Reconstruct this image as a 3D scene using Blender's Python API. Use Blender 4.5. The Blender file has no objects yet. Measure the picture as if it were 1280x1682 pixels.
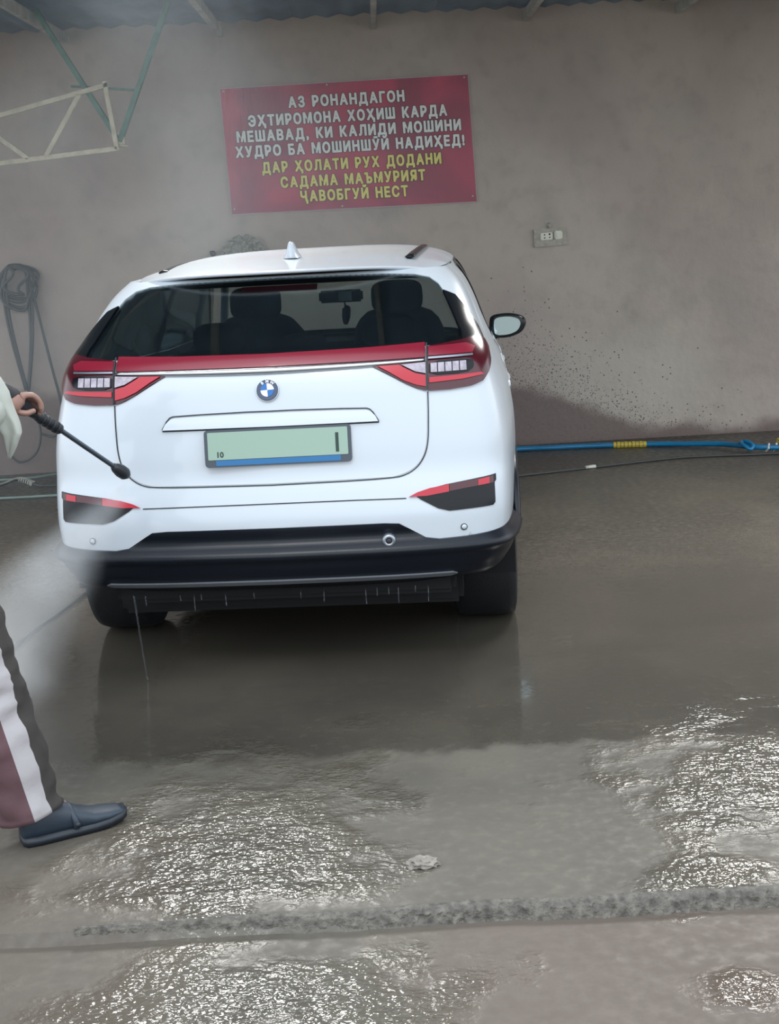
import bpy, bmesh, math, random
import numpy as np
from mathutils import Vector, Matrix, geometry, noise

random.seed(4)
SC = bpy.context.scene
COL = SC.collection
# ------------------------------------------------------------------ camera
cd = bpy.data.cameras.new('camera')
cam = bpy.data.objects.new('camera', cd); COL.objects.link(cam)
cd.sensor_fit = 'VERTICAL'; cd.sensor_height = 36; cd.lens = 2200 / 1682 * 36
cd.clip_start = .05; cd.clip_end = 200
P_, R_ = math.radians(12.1), math.radians(3.1)
cam.matrix_world = (Matrix.Translation((0, 0, 1.65)) @ Matrix.Rotation(math.pi/2 - P_, 4, 'X')
                    @ Matrix.Rotation(-R_, 4, 'Z'))
SC.camera = cam
# ------------------------------------------------------------------ sky and exposure
w = bpy.data.worlds.new('overcast_sky'); SC.world = w; w.use_nodes = True
nt = w.node_tree; nt.nodes.clear()
wo = nt.nodes.new('ShaderNodeOutputWorld'); bg = nt.nodes.new('ShaderNodeBackground')
tc = nt.nodes.new('ShaderNodeTexCoord'); sx = nt.nodes.new('ShaderNodeSeparateXYZ')
cr = nt.nodes.new('ShaderNodeValToRGB')
cr.color_ramp.elements[0].position = .49; cr.color_ramp.elements[0].color = (.30, .30, .29, 1)
cr.color_ramp.elements[1].position = .53; cr.color_ramp.elements[1].color = (.84, .90, .96, 1)
e = cr.color_ramp.elements.new(1.0); e.color = (.82, .92, 1.02, 1)
mp = nt.nodes.new('ShaderNodeMath'); mp.operation = 'MULTIPLY_ADD'; mp.inputs[1].default_value = .5; mp.inputs[2].default_value = .5
nt.links.new(tc.outputs['Generated'], sx.inputs[0]); nt.links.new(sx.outputs['Z'], mp.inputs[0])
nt.links.new(mp.outputs[0], cr.inputs[0]); nt.links.new(cr.outputs[0], bg.inputs[0])
bg.inputs[1].default_value = 2.2
nt.links.new(bg.outputs[0], wo.inputs[0])
# weak sun behind thin cloud, from behind and above the camera
sl = bpy.data.lights.new('sun', 'SUN'); so = bpy.data.objects.new('sun', sl); COL.objects.link(so)
sl.energy = .6; sl.angle = math.radians(12); sl.color = (1, .97, .93)
so.rotation_euler = (math.radians(38), 0, math.radians(-12))
# two flood lamps under the roof, ahead of the camera
for x_, y_ in ((-.95, 6.9), (2.05, 7.0)):
    l_ = bpy.data.lights.new('flood_lamp', 'AREA'); l_.shape = 'SQUARE'; l_.size = .8; l_.energy = 54; l_.spread = math.radians(130); l_.color = (1, .98, .94)
    o_ = bpy.data.objects.new('flood_lamp', l_); COL.objects.link(o_); o_.location = (x_, y_, 2.93); o_.rotation_euler = (math.radians(-25), 0, 0)
vs = SC.view_settings
vs.view_transform = 'Standard'; vs.look = 'None'; vs.gamma = 1; vs.use_curve_mapping = False; vs.exposure = .2
SC.cycles.max_bounces = 8; SC.cycles.volume_bounces = 1; SC.cycles.transparent_max_bounces = 16
SC.cycles.use_denoising = True; SC.cycles.volume_step_rate = 2.0
SC.cycles.caustics_reflective = False; SC.cycles.caustics_refractive = False

# ------------------------------------------------------------------ material helpers
def srgb(r, g, b):
    f = lambda c: c/12.92 if c <= .04045 else ((c+.055)/1.055)**2.4
    return tuple(f(c/255) for c in (r, g, b)) + (1,)
def N(nt, t, **kw):
    n = nt.nodes.new(t)
    for k, v in kw.items():
        if k.startswith('i_'):
            key = k[2:]; n.inputs[int(key) if key.isdigit() else key].default_value = v
        else: setattr(n, k, v)
    return n
def L(nt, a, b): nt.links.new(a, b)
MATS = {}
def mat(name, col, rough=.5, metal=0, var=0, scale=6, bump=0, bscale=60, coat=0, spec=.5, alpha=1, emit=None):
    m = bpy.data.materials.new(name); m.use_nodes = True
    t = m.node_tree; b = t.nodes['Principled BSDF']
    b.inputs['Base Color'].default_value = col; b.inputs['Roughness'].default_value = rough
    b.inputs['Metallic'].default_value = metal; b.inputs['Coat Weight'].default_value = coat
    b.inputs['Coat Roughness'].default_value = .04
    b.inputs['Specular IOR Level'].default_value = spec; b.inputs['Alpha'].default_value = alpha
    if emit: b.inputs['Emission Color'].default_value = emit[0]; b.inputs['Emission Strength'].default_value = emit[1]
    co = N(t, 'ShaderNodeTexCoord')
    if var:
        n = N(t, 'ShaderNodeTexNoise', i_Scale=scale, i_Detail=5.)
        L(t, co.outputs['Object'], n.inputs['Vector'])
        r = N(t, 'ShaderNodeMapRange', i_1=.3, i_2=.7, i_3=1-var, i_4=1+var)
        L(t, n.outputs['Fac'], r.inputs[0])
        v = N(t, 'ShaderNodeVectorMath', operation='SCALE'); v.inputs[0].default_value = col[:3]
        L(t, r.outputs[0], v.inputs['Scale']); L(t, v.outputs[0], b.inputs['Base Color'])
    if bump:
        n = N(t, 'ShaderNodeTexNoise', i_Scale=bscale, i_Detail=4.)
        L(t, co.outputs['Object'], n.inputs['Vector'])
        bm_ = N(t, 'ShaderNodeBump', i_Strength=bump, i_Distance=.01)
        L(t, n.outputs['Fac'], bm_.inputs['Height']); L(t, bm_.outputs[0], b.inputs['Normal'])
    MATS[name] = m
    return m
M_white = mat('white_car_paint', srgb(186, 194, 202), .3, coat=.6)
M_gap = mat('shadow_gap', srgb(40, 43, 48), .7)
M_blackpl = mat('black_plastic', srgb(11, 17, 27), .3, bump=.05, bscale=300, spec=.32)
M_gloss = mat('gloss_black', srgb(8, 12, 18), .22, spec=.28)
M_tyre = mat('tyre_rubber', srgb(13, 16, 21), .6, bump=.2, bscale=120)
M_rim = mat('alloy', srgb(120, 123, 128), .3, metal=.9)
M_chrome = mat('chrome', srgb(190, 194, 198), .32, metal=1)
M_satin = mat('satin_silver', srgb(150, 156, 165), .3, metal=.8)
M_reddark = mat('dark_red_lens', srgb(66, 8, 22), .2, coat=.12)
M_redband = mat('red_band', srgb(122, 20, 42), .3, coat=.15)
M_redlit = mat('lit_red_lens', srgb(165, 12, 38), .25, coat=.15, emit=(srgb(230, 15, 45), .05))
M_clear = mat('clear_lens', srgb(150, 142, 152), .2, coat=.3, metal=.3, var=.25, scale=60)
M_interior = mat('cabin_trim', srgb(22, 30, 40), .8)
M_seat = mat('seat_fabric', srgb(34, 40, 48), .85)
M_under = mat('underbody', srgb(9, 11, 15), .9)
M_mirror = mat('mirror_glass', srgb(170, 190, 195), .03, metal=1)
M_blue = mat('emblem_blue', srgb(15, 95, 165), .3)
M_emw = mat('emblem_white', srgb(225, 230, 235), .3)
M_emring = mat('emblem_ring', srgb(62, 72, 92), .3, metal=.3)
M_platefr = mat('plate_frame', srgb(58, 68, 78), .4)
M_plate = mat('plate_green', srgb(140, 164, 150), .4)
M_plblue = mat('plate_blue', srgb(20, 98, 150), .35)
M_char = mat('plate_characters', srgb(30, 52, 46), .5)
M_banw = mat('banner_white', srgb(240, 240, 236), .55)
M_bany = mat('banner_yellow', srgb(238, 226, 130), .55)
M_banb = mat('banner_black', srgb(38, 22, 28), .55)
M_edge = mat('banner_edge', srgb(190, 180, 180), .5)
M_green = mat('green_steel', srgb(86, 122, 108), .6, var=.2, scale=14)
M_beige = mat('beige_steel', srgb(196, 188, 166), .6, var=.15, scale=20)
M_wood = mat('rafter_paint', srgb(178, 178, 172), .7, var=.2, scale=9)
M_roof = mat('roof_sheet', srgb(126, 146, 162), .6, var=.22, scale=2.2)
M_hose = mat('dark_hose', srgb(62, 64, 62), .5)
M_bhose = mat('blue_hose', srgb(22, 118, 165), .3, var=.15, scale=5)
M_ghose = mat('pale_green_hose', srgb(126, 146, 138), .35)
M_yel = mat('yellow_tape', srgb(200, 176, 60), .45)
M_cord = mat('white_cord', srgb(205, 205, 195), .5)
M_sock = mat('socket_back', srgb(168, 162, 148), .5, var=.15, scale=40)
M_sockw = mat('socket_white', srgb(222, 222, 206), .4)
M_skin = mat('skin', srgb(150, 116, 104), .5, var=.06, scale=12)
M_hair = mat('hair', srgb(24, 20, 18), .7)
M_trous = mat('maroon_trousers', srgb(78, 54, 58), .85, var=.15, scale=6, bump=.25, bscale=25)
M_trousd = mat('olive_panel', srgb(46, 43, 40), .85, bump=.25, bscale=25)
M_stripe = mat('white_stripe', srgb(150, 146, 148), .8, var=.05, scale=10, bump=.3, bscale=20)
M_shoe = mat('navy_shoe', srgb(34, 46, 58), .5, bump=.1, bscale=40)
M_sole = mat('dark_sole', srgb(22, 30, 38), .5)
M_sweater = mat('white_sweater', srgb(172, 176, 168), .85, bump=.2, bscale=30)
M_vest = mat('dark_vest', srgb(38, 34, 46), .8, bump=.15, bscale=25)
M_gun = mat('gun_black', srgb(34, 38, 44), .45)
M_lance = mat('lance_steel', srgb(92, 102, 112), .3, metal=.7)
M_plaster = mat('broken_plaster', srgb(150, 150, 138), .9, var=.35, scale=30, bump=.8, bscale=60)
M_stone = mat('cement_lump', srgb(128, 122, 114), .8, var=.25, scale=50, bump=.6, bscale=120)

def math_n(t, op, a, b_=0.):
    n = N(t, 'ShaderNodeMath', operation=op)
    for i, v in enumerate((a, b_)):
        if isinstance(v, (int, float)): n.inputs[i].default_value = v
        else: L(t, v, n.inputs[i])
    return n.outputs[0]
# rear glass: tinted, see-through
def glassmat(name, tint, refl):
    m = bpy.data.materials.new(name); m.use_nodes = True; t = m.node_tree; t.nodes.clear()
    o = N(t, 'ShaderNodeOutputMaterial'); tr = N(t, 'ShaderNodeBsdfTransparent'); tr.inputs[0].default_value = tint
    gl = N(t, 'ShaderNodeBsdfGlossy', i_Roughness=.03); gl.inputs[0].default_value = (.9, .95, 1, 1)
    lw = N(t, 'ShaderNodeLayerWeight', i_Blend=.5); mx = N(t, 'ShaderNodeMixShader')
    pw = math_n(t, 'POWER', lw.outputs['Facing'], 4.); L(t, math_n(t, 'ADD', math_n(t, 'MULTIPLY', pw, .6), (refl-1)*.12), mx.inputs[0]); L(t, tr.outputs[0], mx.inputs[1]); L(t, gl.outputs[0], mx.inputs[2])
    L(t, mx.outputs[0], o.inputs[0]); return m
M_glass = glassmat('tinted_glass', (.62, .68, .68, 1), 1.35)
M_glassd = glassmat('side_glass', (.45, .5, .52, 1), 1.45)
M_water = glassmat('water', (.93, .95, .96, 1), 1.33)

# ------------------------------------------------------------------ object helpers
def mesh(name, verts, faces, m=None, parent=None, smooth=False, loc=None):
    me = bpy.data.meshes.new(name); me.from_pydata([tuple(map(float, v)) for v in verts], [], [tuple(map(int, f)) for f in faces]); me.update()
    if m: me.materials.append(m)
    if smooth: me.polygons.foreach_set('use_smooth', [True]*len(me.polygons))
    o = bpy.data.objects.new(name, me); COL.objects.link(o)
    if parent: o.parent = parent
    if loc: o.location = loc
    return o
def from_bm(name, bm, m, parent=None, smooth=False, recalc=True):
    if recalc: bmesh.ops.recalc_face_normals(bm, faces=bm.faces)
    me = bpy.data.meshes.new(name); bm.to_mesh(me); bm.free()
    for mm in (m if isinstance(m, (list, tuple)) else [m]): me.materials.append(mm)
    if smooth: me.polygons.foreach_set('use_smooth', [True]*len(me.polygons))
    o = bpy.data.objects.new(name, me); COL.objects.link(o)
    if parent: o.parent = parent
    return o
def empty(name, loc=(0, 0, 0), rz=0):
    o = bpy.data.objects.new(name, None); COL.objects.link(o); o.location = loc; o.rotation_euler = (0, 0, rz)
    o.empty_display_size = .1; return o
def tag(o, label=None, cat=None, group=None, kind=None):
    if label: o['label'] = label
    if cat: o['category'] = cat
    if group: o['group'] = group
    if kind: o['kind'] = kind
    return o
def box_bm(bm, c, s, rot=None, bev=0):
    r = bmesh.ops.create_cube(bm, size=1)
    M = Matrix.Translation(c) @ (rot.to_4x4() if rot else Matrix.Identity(4)) @ Matrix.Diagonal((*s, 1))
    bmesh.ops.transform(bm, matrix=M, verts=r['verts'])
    if bev:
        es = list({e for v in r['verts'] for e in v.link_edges})
        bmesh.ops.bevel(bm, geom=es, offset=bev, segments=2, affect='EDGES')
def box(name, c, s, m, parent=None, rot=None, bev=0, smooth=False):
    bm = bmesh.new(); box_bm(bm, c, s, rot, bev); return from_bm(name, bm, m, parent, smooth)
def catmull(pts, n):
    pts = [Vector(p) for p in pts]; out = []
    for i in range(len(pts)-1):
        p0 = pts[max(i-1, 0)]; p1 = pts[i]; p2 = pts[i+1]; p3 = pts[min(i+2, len(pts)-1)]
        for k in range(n):
            t = k/n
            out.append(.5*((2*p1)+(-p0+p2)*t+(2*p0-5*p1+4*p2-p3)*t*t+(-p0+3*p1-3*p2+p3)*t**3))
    out.append(pts[-1]); return out
def tube_bm(bm, path, rad, seg=8, flat=1.0, cap=True, up=None):
    path = [Vector(p) for p in path]; n = len(path)
    rad = rad if hasattr(rad, '__len__') else [rad]*n
    rings = []; ref = Vector(up) if up else None
    for i, p in enumerate(path):
        t = (path[min(i+1, n-1)] - path[max(i-1, 0)]).normalized()
        if ref is None: ref = Vector((0, 0, 1)) if abs(t.z) < .9 else Vector((1, 0, 0))
        a = t.cross(ref).normalized(); b = a.cross(t).normalized()
        if not up: ref = b
        rings.append([bm.verts.new(p + a*math.cos(k*2*math.pi/seg)*rad[i] + b*math.sin(k*2*math.pi/seg)*rad[i]*flat) for k in range(seg)])
    for i in range(n-1):
        for k in range(seg): bm.faces.new((rings[i][k], rings[i][(k+1) % seg], rings[i+1][(k+1) % seg], rings[i+1][k]))
    if cap: bm.faces.new(rings[0][::-1]); bm.faces.new(rings[-1])
def tube(name, pts, rad, m, parent=None, seg=8, sm=0, flat=1.0, smooth=True, up=None):
    bm = bmesh.new(); path = catmull(pts, sm) if sm else pts
    if sm and hasattr(rad, '__len__'): rad = np.interp(np.linspace(0, len(pts)-1, len(path)), range(len(pts)), rad)
    tube_bm(bm, path, rad, seg, flat, up=up); return from_bm(name, bm, m, parent, smooth)
def bar(name, a, b, wd, m, parent=None, h=None):
    a, b = Vector(a), Vector(b); d = b-a
    q = d.to_track_quat('Z', 'Y').to_matrix()
    return box(name, (a+b)/2, (wd, h or wd, d.length), m, parent, rot=q, bev=.003)
def lathe_bm(bm, prof, seg, M):
    rings = []
    for r, z in prof:
        rings.append([bm.verts.new(M @ Vector((r*math.cos(k*2*math.pi/seg), r*math.sin(k*2*math.pi/seg), z))) for k in range(seg)])
    for i in range(len(prof)-1):
        for k in range(seg): bm.faces.new((rings[i][k], rings[i][(k+1) % seg], rings[i+1][(k+1) % seg], rings[i+1][k]))
    bm.faces.new(rings[0][::-1]); bm.faces.new(rings[-1])
def lathe(name, prof, M, m, parent=None, seg=24, smooth=True):
    bm = bmesh.new(); lathe_bm(bm, prof, seg, M); return from_bm(name, bm, m, parent, smooth)
def skin(name, verts, edges, radii, m, parent=None, sub=2, root=0):
    me = bpy.data.meshes.new(name); me.from_pydata(verts, edges, []); o = bpy.data.objects.new(name, me); COL.objects.link(o)
    s = o.modifiers.new('s', 'SKIN'); s.use_smooth_shade = True
    for i, r in enumerate(radii):
        rr = r if hasattr(r, '__len__') else (r, r)
        me.skin_vertices[0].data[i].radius = rr; me.skin_vertices[0].data[i].use_root = (i == root)
    u = o.modifiers.new('u', 'SUBSURF'); u.levels = sub; u.render_levels = sub
    dg = bpy.context.evaluated_depsgraph_get()
    nm = bpy.data.meshes.new_from_object(o.evaluated_get(dg)); nm.name = name
    bpy.data.objects.remove(o); nm.materials.clear(); nm.materials.append(m)
    nm.polygons.foreach_set('use_smooth', [True]*len(nm.polygons))
    r = bpy.data.objects.new(name, nm); COL.objects.link(r)
    if parent: r.parent = parent
    return r

# ================================================================== SETTING
WA = math.atan(.022)
def wall_pt(x, z, o=0): return Vector((x, 9.78 + .022*x - o, z))
# ---- back wall
m = bpy.data.materials.new('plastered_wall'); m.use_nodes = True; t = m.node_tree; b = t.nodes['Principled BSDF']
geo = N(t, 'ShaderNodeNewGeometry'); sep = N(t, 'ShaderNodeSeparateXYZ'); L(t, geo.outputs['Position'], sep.inputs[0])
def noise_n(t, scale, detail=5., src=None, dist=0.):
    n = N(t, 'ShaderNodeTexNoise', i_Scale=scale, i_Detail=detail, i_Distortion=dist); L(t, (src or geo).outputs['Position'], n.inputs['Vector']); return n.outputs['Fac']
def ramp(t, src, a, b, lo=0., hi=1.):
    r = N(t, 'ShaderNodeMapRange', i_1=a, i_2=b, i_3=lo, i_4=hi); r.interpolation_type = 'SMOOTHSTEP'; L(t, src, r.inputs[0]); return r.outputs[0]
def mixc(t, fac, a, b_):
    n = N(t, 'ShaderNodeMix', data_type='RGBA')
    if isinstance(fac, (int, float)): n.inputs[0].default_value = fac
    else: L(t, fac, n.inputs[0])
    for i, v in ((6, a), (7, b_)):
        if isinstance(v, tuple): n.inputs[i].default_value = v
        else: L(t, v, n.inputs[i])
    return n.outputs[2]
X, Y, Z = sep.outputs
big = noise_n(t, .9, 4.); fine = noise_n(t, 9., 6.)
c0 = mixc(t, ramp(t, big, .35, .65), srgb(170, 156, 147), srgb(184, 172, 160))
c0 = mixc(t, ramp(t, noise_n(t, 2.6, 6.), .5, .75, 0, .5), c0, srgb(156, 152, 143))
c0 = mixc(t, ramp(t, fine, .45, .8, 0, .3), c0, srgb(146, 134, 127))
# washed pale zone
dx = math_n(t, 'ABSOLUTE', math_n(t, 'SUBTRACT', X, 1.75)); dz = math_n(t, 'ABSOLUTE', math_n(t, 'SUBTRACT', Z, .45))
pale = math_n(t, 'MULTIPLY', ramp(t, dx, .2, .95, 1, 0), ramp(t, dz, .1, .5, 1, 0))
c0 = mixc(t, math_n(t, 'MULTIPLY', pale, .6), c0, srgb(196, 190, 176))
# mud splatter
vor = N(t, 'ShaderNodeTexVoronoi', i_Scale=34.); L(t, geo.outputs['Position'], vor.inputs['Vector'])
vor2 = N(t, 'ShaderNodeTexVoronoi', i_Scale=75.); L(t, geo.outputs['Position'], vor2.inputs['Vector'])
rc = N(t, 'ShaderNodeSeparateColor'); L(t, vor.outputs['Color'], rc.inputs[0])
rc2 = N(t, 'ShaderNodeSeparateColor'); L(t, vor2.outputs['Color'], rc2.inputs[0])
line = math_n(t, 'ADD', math_n(t, 'MULTIPLY', math_n(t, 'ABSOLUTE', math_n(t, 'SUBTRACT', X, 1.0)), .62), Z)   # falls away right and up
dens = math_n(t, 'MULTIPLY', ramp(t, line, .35, 1.55, .8, 0.), ramp(t, X, .2, .9))
dots = math_n(t, 'MULTIPLY', math_n(t, 'LESS_THAN', rc.outputs[0], dens), ramp(t, vor.outputs['Distance'], .10, .26, 1, 0))
dens2 = math_n(t, 'MULTIPLY', ramp(t, line, .35, 1.1, 1.0, 0.), ramp(t, X, .2, .9))
dots2 = math_n(t, 'MULTIPLY', math_n(t, 'LESS_THAN', rc2.outputs[0], dens2), ramp(t, vor2.outputs['Distance'], .15, .40, 1, 0))
c0 = mixc(t, math_n(t, 'MULTIPLY', math_n(t, 'MAXIMUM', dots, dots2), .95), c0, srgb(78, 62, 58))
# damp band at the foot with ragged top
edge = math_n(t, 'ADD', Z, math_n(t, 'MULTIPLY', math_n(t, 'SUBTRACT', noise_n(t, 3., 8.), .5), .32))
hgt = math_n(t, 'ADD', ramp(t, X, .7, 2.3, .42, .06), ramp(t, X, -3.5, .5, .18, 0.))
wet = ramp(t, math_n(t, 'SUBTRACT', edge, hgt), -.05, .07, 1, 0)
c0 = mixc(t, math_n(t, 'MULTIPLY', wet, .9), c0, srgb(114, 98, 93))
L(t, c0, b.inputs['Base Color']); b.inputs['Roughness'].default_value = .75
bp = N(t, 'ShaderNodeBump', i_Strength=.35, i_Distance=.02); L(t, noise_n(t, 14., 8.), bp.inputs['Height']); L(t, bp.outputs[0], b.inputs['Normal'])
M_wall = m
bm = bmesh.new()
box_bm(bm, (0, 9.78+.12, 1.6), (16, .24, 3.3)); wl = from_bm('wall_back', bm, M_wall); wl.data.transform(Matrix.Translation((0, 9.78, 0)) @ Matrix.Rotation(WA, 4, 'Z') @ Matrix.Translation((0, -9.78, 0)))
tag(wl, 'brown-grey plastered wall with mud splatter and damp foot', kind='structure')

# ---- floor, two levels with a broken edge at y ~ 3.0
m = bpy.data.materials.new('wet_concrete'); m.use_nodes = True; t = m.node_tree; b = t.nodes['Principled BSDF']
geo = N(t, 'ShaderNodeNewGeometry'); sep = N(t, 'ShaderNodeSeparateXYZ'); L(t, geo.outputs['Position'], sep.inputs[0]); X, Y, Z = sep.outputs
n1 = noise_n(t, 1.1, 6., dist=.6); n2 = noise_n(t, 4.5, 8.); n3 = noise_n(t, 26., 8.)
c0 = mixc(t, ramp(t, n1, .35, .65), srgb(78, 74, 66), srgb(92, 87, 77))
c0 = mixc(t, ramp(t, n2, .42, .7, 0, .55), c0, srgb(75, 71, 65))
c0 = mixc(t, ramp(t, n3, .5, .8, 0, .45), c0, srgb(108, 103, 93))
mudx = math_n(t, 'MULTIPLY', ramp(t, Y, 2.98, 3.03, 1, 0), ramp(t, math_n(t, 'ADD', X, math_n(t, 'MULTIPLY', n2, .6)), .1, .55))
c0 = mixc(t, math_n(t, 'MULTIPLY', mudx, .7), c0, srgb(92, 80, 72))
mudl = math_n(t, 'MULTIPLY', ramp(t, X, -.75, -.45, 1, 0), ramp(t, Y, 2.9, 3.9, 1, 0))
c0 = mixc(t, math_n(t, 'MULTIPLY', mudl, .5), c0, srgb(80, 70, 62))
# wet film beyond an irregular line y ~ 4.05
edgeY = math_n(t, 'ADD', Y, math_n(t, 'MULTIPLY', math_n(t, 'SUBTRACT', n2, .5), .35))
film = ramp(t, edgeY, 3.98, 4.10)
film = math_n(t, 'MULTIPLY', film, ramp(t, Y, 5.2, 8.0, 1, .30))
c0 = mixc(t, math_n(t, 'MULTIPLY', film, .42), c0, srgb(50, 47, 44))
L(t, c0, b.inputs['Base Color'])
# rippling water masks: centre, radii
def blob(x0, y0, rx, ry, lo=.35, hi=1.3):
    ax = math_n(t, 'DIVIDE', math_n(t, 'SUBTRACT', X, x0), rx); ay = math_n(t, 'DIVIDE', math_n(t, 'SUBTRACT', Y, y0), ry)
    d = math_n(t, 'SQRT', math_n(t, 'ADD', math_n(t, 'MULTIPLY', ax, ax), math_n(t, 'MULTIPLY', ay, ay)))
    d = math_n(t, 'ADD', d, math_n(t, 'MULTIPLY', math_n(t, 'SUBTRACT', n2, .5), 2.6))
    return ramp(t, d, lo, hi, 1, 0)
sp = blob(-.45, 3.45, .48, .62)
for a_ in ((1.15, 3.68, .56, .50), (-.35, 2.72, .55, .22), (.72, 2.66, .14, .10), (.75, 3.1, .25, .12)):
    sp = math_n(t, 'MAXIMUM', sp, blob(*a_))
rg = math_n(t, 'SUBTRACT', ramp(t, n3, .3, .7, .62, .4), math_n(t, 'MULTIPLY', film, .28))
rg = N(t, 'ShaderNodeMix', data_type='FLOAT'); 
base_r = math_n(t, 'MAXIMUM', math_n(t, 'SUBTRACT', ramp(t, n3, .3, .7, .72, .48), math_n(t, 'MULTIPLY', film, .50)), .08)
L(t, sp, rg.inputs[0]); L(t, base_r, rg.inputs[2]); rg.inputs[3].default_value = .05
L(t, rg.outputs[0], b.inputs['Roughness'])
b.inputs['Specular IOR Level'].default_value = .5
rip = N(t, 'ShaderNodeTexNoise', i_Scale=50., i_Detail=1., i_Distortion=.3)
mpn = N(t, 'ShaderNodeMapping'); mpn.inputs['Scale'].default_value = (1, 1.5, 1); L(t, geo.outputs['Position'], mpn.inputs[0]); L(t, mpn.outputs[0], rip.inputs['Vector'])
swell = N(t, 'ShaderNodeTexNoise', i_Scale=9., i_Detail=2.); L(t, mpn.outputs[0], swell.inputs['Vector'])
hh = math_n(t, 'ADD', math_n(t, 'MULTIPLY', rip.outputs['Fac'], sp), math_n(t, 'MULTIPLY', math_n(t, 'MULTIPLY', swell.outputs['Fac'], sp), 2.5))
hh = math_n(t, 'ADD', hh, math_n(t, 'MULTIPLY', n3, math_n(t, 'SUBTRACT', .16, math_n(t, 'MULTIPLY', film, .13))))
bp = N(t, 'ShaderNodeBump', i_Strength=1., i_Distance=.0055); L(t, hh, bp.inputs['Height']); L(t, bp.outputs[0], b.inputs['Normal'])
M_floor = m
def edge_y(x): return 3.015 + .012*noise.noise((x*3, 0, 0)) + .006*noise.noise((x*17, 3, 0))
def floor_z(x, y): return 0.0
xs = np.concatenate([np.linspace(-7, -1.5, 12), np.linspace(-1.4, 1.5, 140), np.linspace(1.6, 7, 12)])
vv, ff = [], []
rows = [('a', -4.), ('a', 0.), ('a', 2.0), ('a', 2.5), ('a', 2.8), ('e', -.045), ('e', -.014), ('e', 0.004), ('e', .03), ('b', 3.2), ('b', 3.6), ('b', 4.2), ('b', 5.5), ('b', 8), ('b', 9.95)]
for k, (kd, yv) in enumerate(rows):
    for x in xs:
        if kd == 'e':
            y = edge_y(x)+yv; z = {-.045: -.036, -.014: -.036, .004: -.006, .03: 0}[yv]
        else: y = yv; z = -.036 if kd == 'a' else 0
        if kd != 'e' or True: vv.append((x, y, z))
nx = len(xs)
for r in range(len(rows)-1):
    for i in range(nx-1): ff.append((r*nx+i, r*nx+i+1, (r+1)*nx+i+1, (r+1)*nx+i))
fl = mesh('floor', vv, ff, M_floor); tag(fl, 'wet stained concrete floor with rippling water', kind='structure')
# crumbling aggregate lip of the upper slab
m = mat('aggregate_edge', srgb(92, 88, 82), .8, var=.5, scale=45, bump=1, bscale=90)
vv, ff = [], []; nn = 420; pr = [(-.016, -.036), (-.010, -.022), (-.002, -.007), (.007, .001), (.016, .003), (.026, .0005)]
for i in range(nn):
    x = -.83 + 2.3*i/(nn-1)
    for j, (a_, z_) in enumerate(pr):
        k_ = .010*noise.noise((x*45, j*1.3, 1.)) + .006*noise.noise((x*110, j*2, 5.))
        wv = .5 + .5*min(1, max(0, (x+.5)*1.4))
        ww = .35+.65*min(1, max(0, (x+.75)*1.1)); jag = .006*noise.noise((x*9, 4, 2))
        vv.append((x, edge_y(x)+a_*ww+k_*wv*(ww if j > 1 else .6)+(jag if j > 3 else 0), z_+(.45*k_*ww if 0 < j < 5 else 0)+(.001 if j > 3 else 0)))
for i in range(nn-1):
    for j in range(len(pr)-1): ff.append((i*6+j, (i+1)*6+j, (i+1)*6+j+1, i*6+j+1))
tag(mesh('trim_1', vv, ff, m, smooth=False), 'crumbling concrete edge of the raised floor slab', kind='structure')

# ---- roof: corrugated sheets on rafters
ceil = empty('ceiling', (0, 0, 3.0)); tag(ceil, 'low sheet roof on pale rafters over the wash bay', kind='structure')
RY = 4.55
for i in range(11):
    x0 = -5.5 + i*1.0; vv, ff = [], []
    for k in range(25):
        x = x0 + k*1.02/24; z = .075 + .012*math.cos(k*2*math.pi/4.) + .004*(i % 2)
        vv += [(x, RY, z), (x, 10.0, z), (x, RY, z+.003), (x, 10.0, z+.003)]
    for k in range(24):
        a_ = k*4; ff += [(a_, a_+1, a_+5, a_+4), (a_+2, a_+6, a_+7, a_+3)]
    mesh('roof_sheet', vv, ff, M_roof, ceil, smooth=True)
for i in range(10):
    x = -5.2 + .02 + i*1.056 + .02
    x = -4.22 + (i)*1.058 - 1.0 + .0
    o = box('rafter', (x, (RY+9.8)/2, .01), (.038, 9.8-RY, .07), M_wood, ceil, bev=.004)
for y in (7.7, 6.5, 5.3):
    box('purlin', (0, y, .057), (11.2, .06, .035), M_wood, ceil, bev=.003)

# ================================================================== CAR
PSI = math.radians(3.8)
CAR = empty('parked_car', (-.423, 4.76, 0), -PSI)
tag(CAR, 'white SUV seen from behind, wet, parked nose to the wall', 'car')
# rows of the body surface
ZR = [.28, .33, .38, .42, .50, .60, .70, .78, .86, .95, 1.02, 1.08, 1.14, 1.20, 1.26, 1.34, 1.42, 1.475]
Y0 = [.14, .10, .05, .02, .0, .0, .02, .045, .055, .07, .085, .10, .125, .165, .27, .40, .53, .62]
XC = [.70, .74, .79, .81, .83, .842, .845, .845, .842, .832, .82, .808, .80, .79, .765, .738, .70, .65]
WR = [.82, .86, .88, .89, .90, .905, .91, .912, .91, .90, .888, .868, .845, .82, .795, .765, .725, .675]
WD = [.80, .83, .86, .875, .885, .895, .90, .905, .905, .90, .882, .848, .826, .806, .785, .755, .71, .665]
WF = [.80, .84, .87, .88, .89, .90, .90, .90, .89, .87, .85, .83, .81, .79, .765, .735, .695, .65]
S_ = np.array([0, .35, .6, .72, .80, .88, 1.02, 1.25, 1.6, 2.2, 3.0, 3.7, 4.4, 4.9, 5.2, 5.7])
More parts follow.
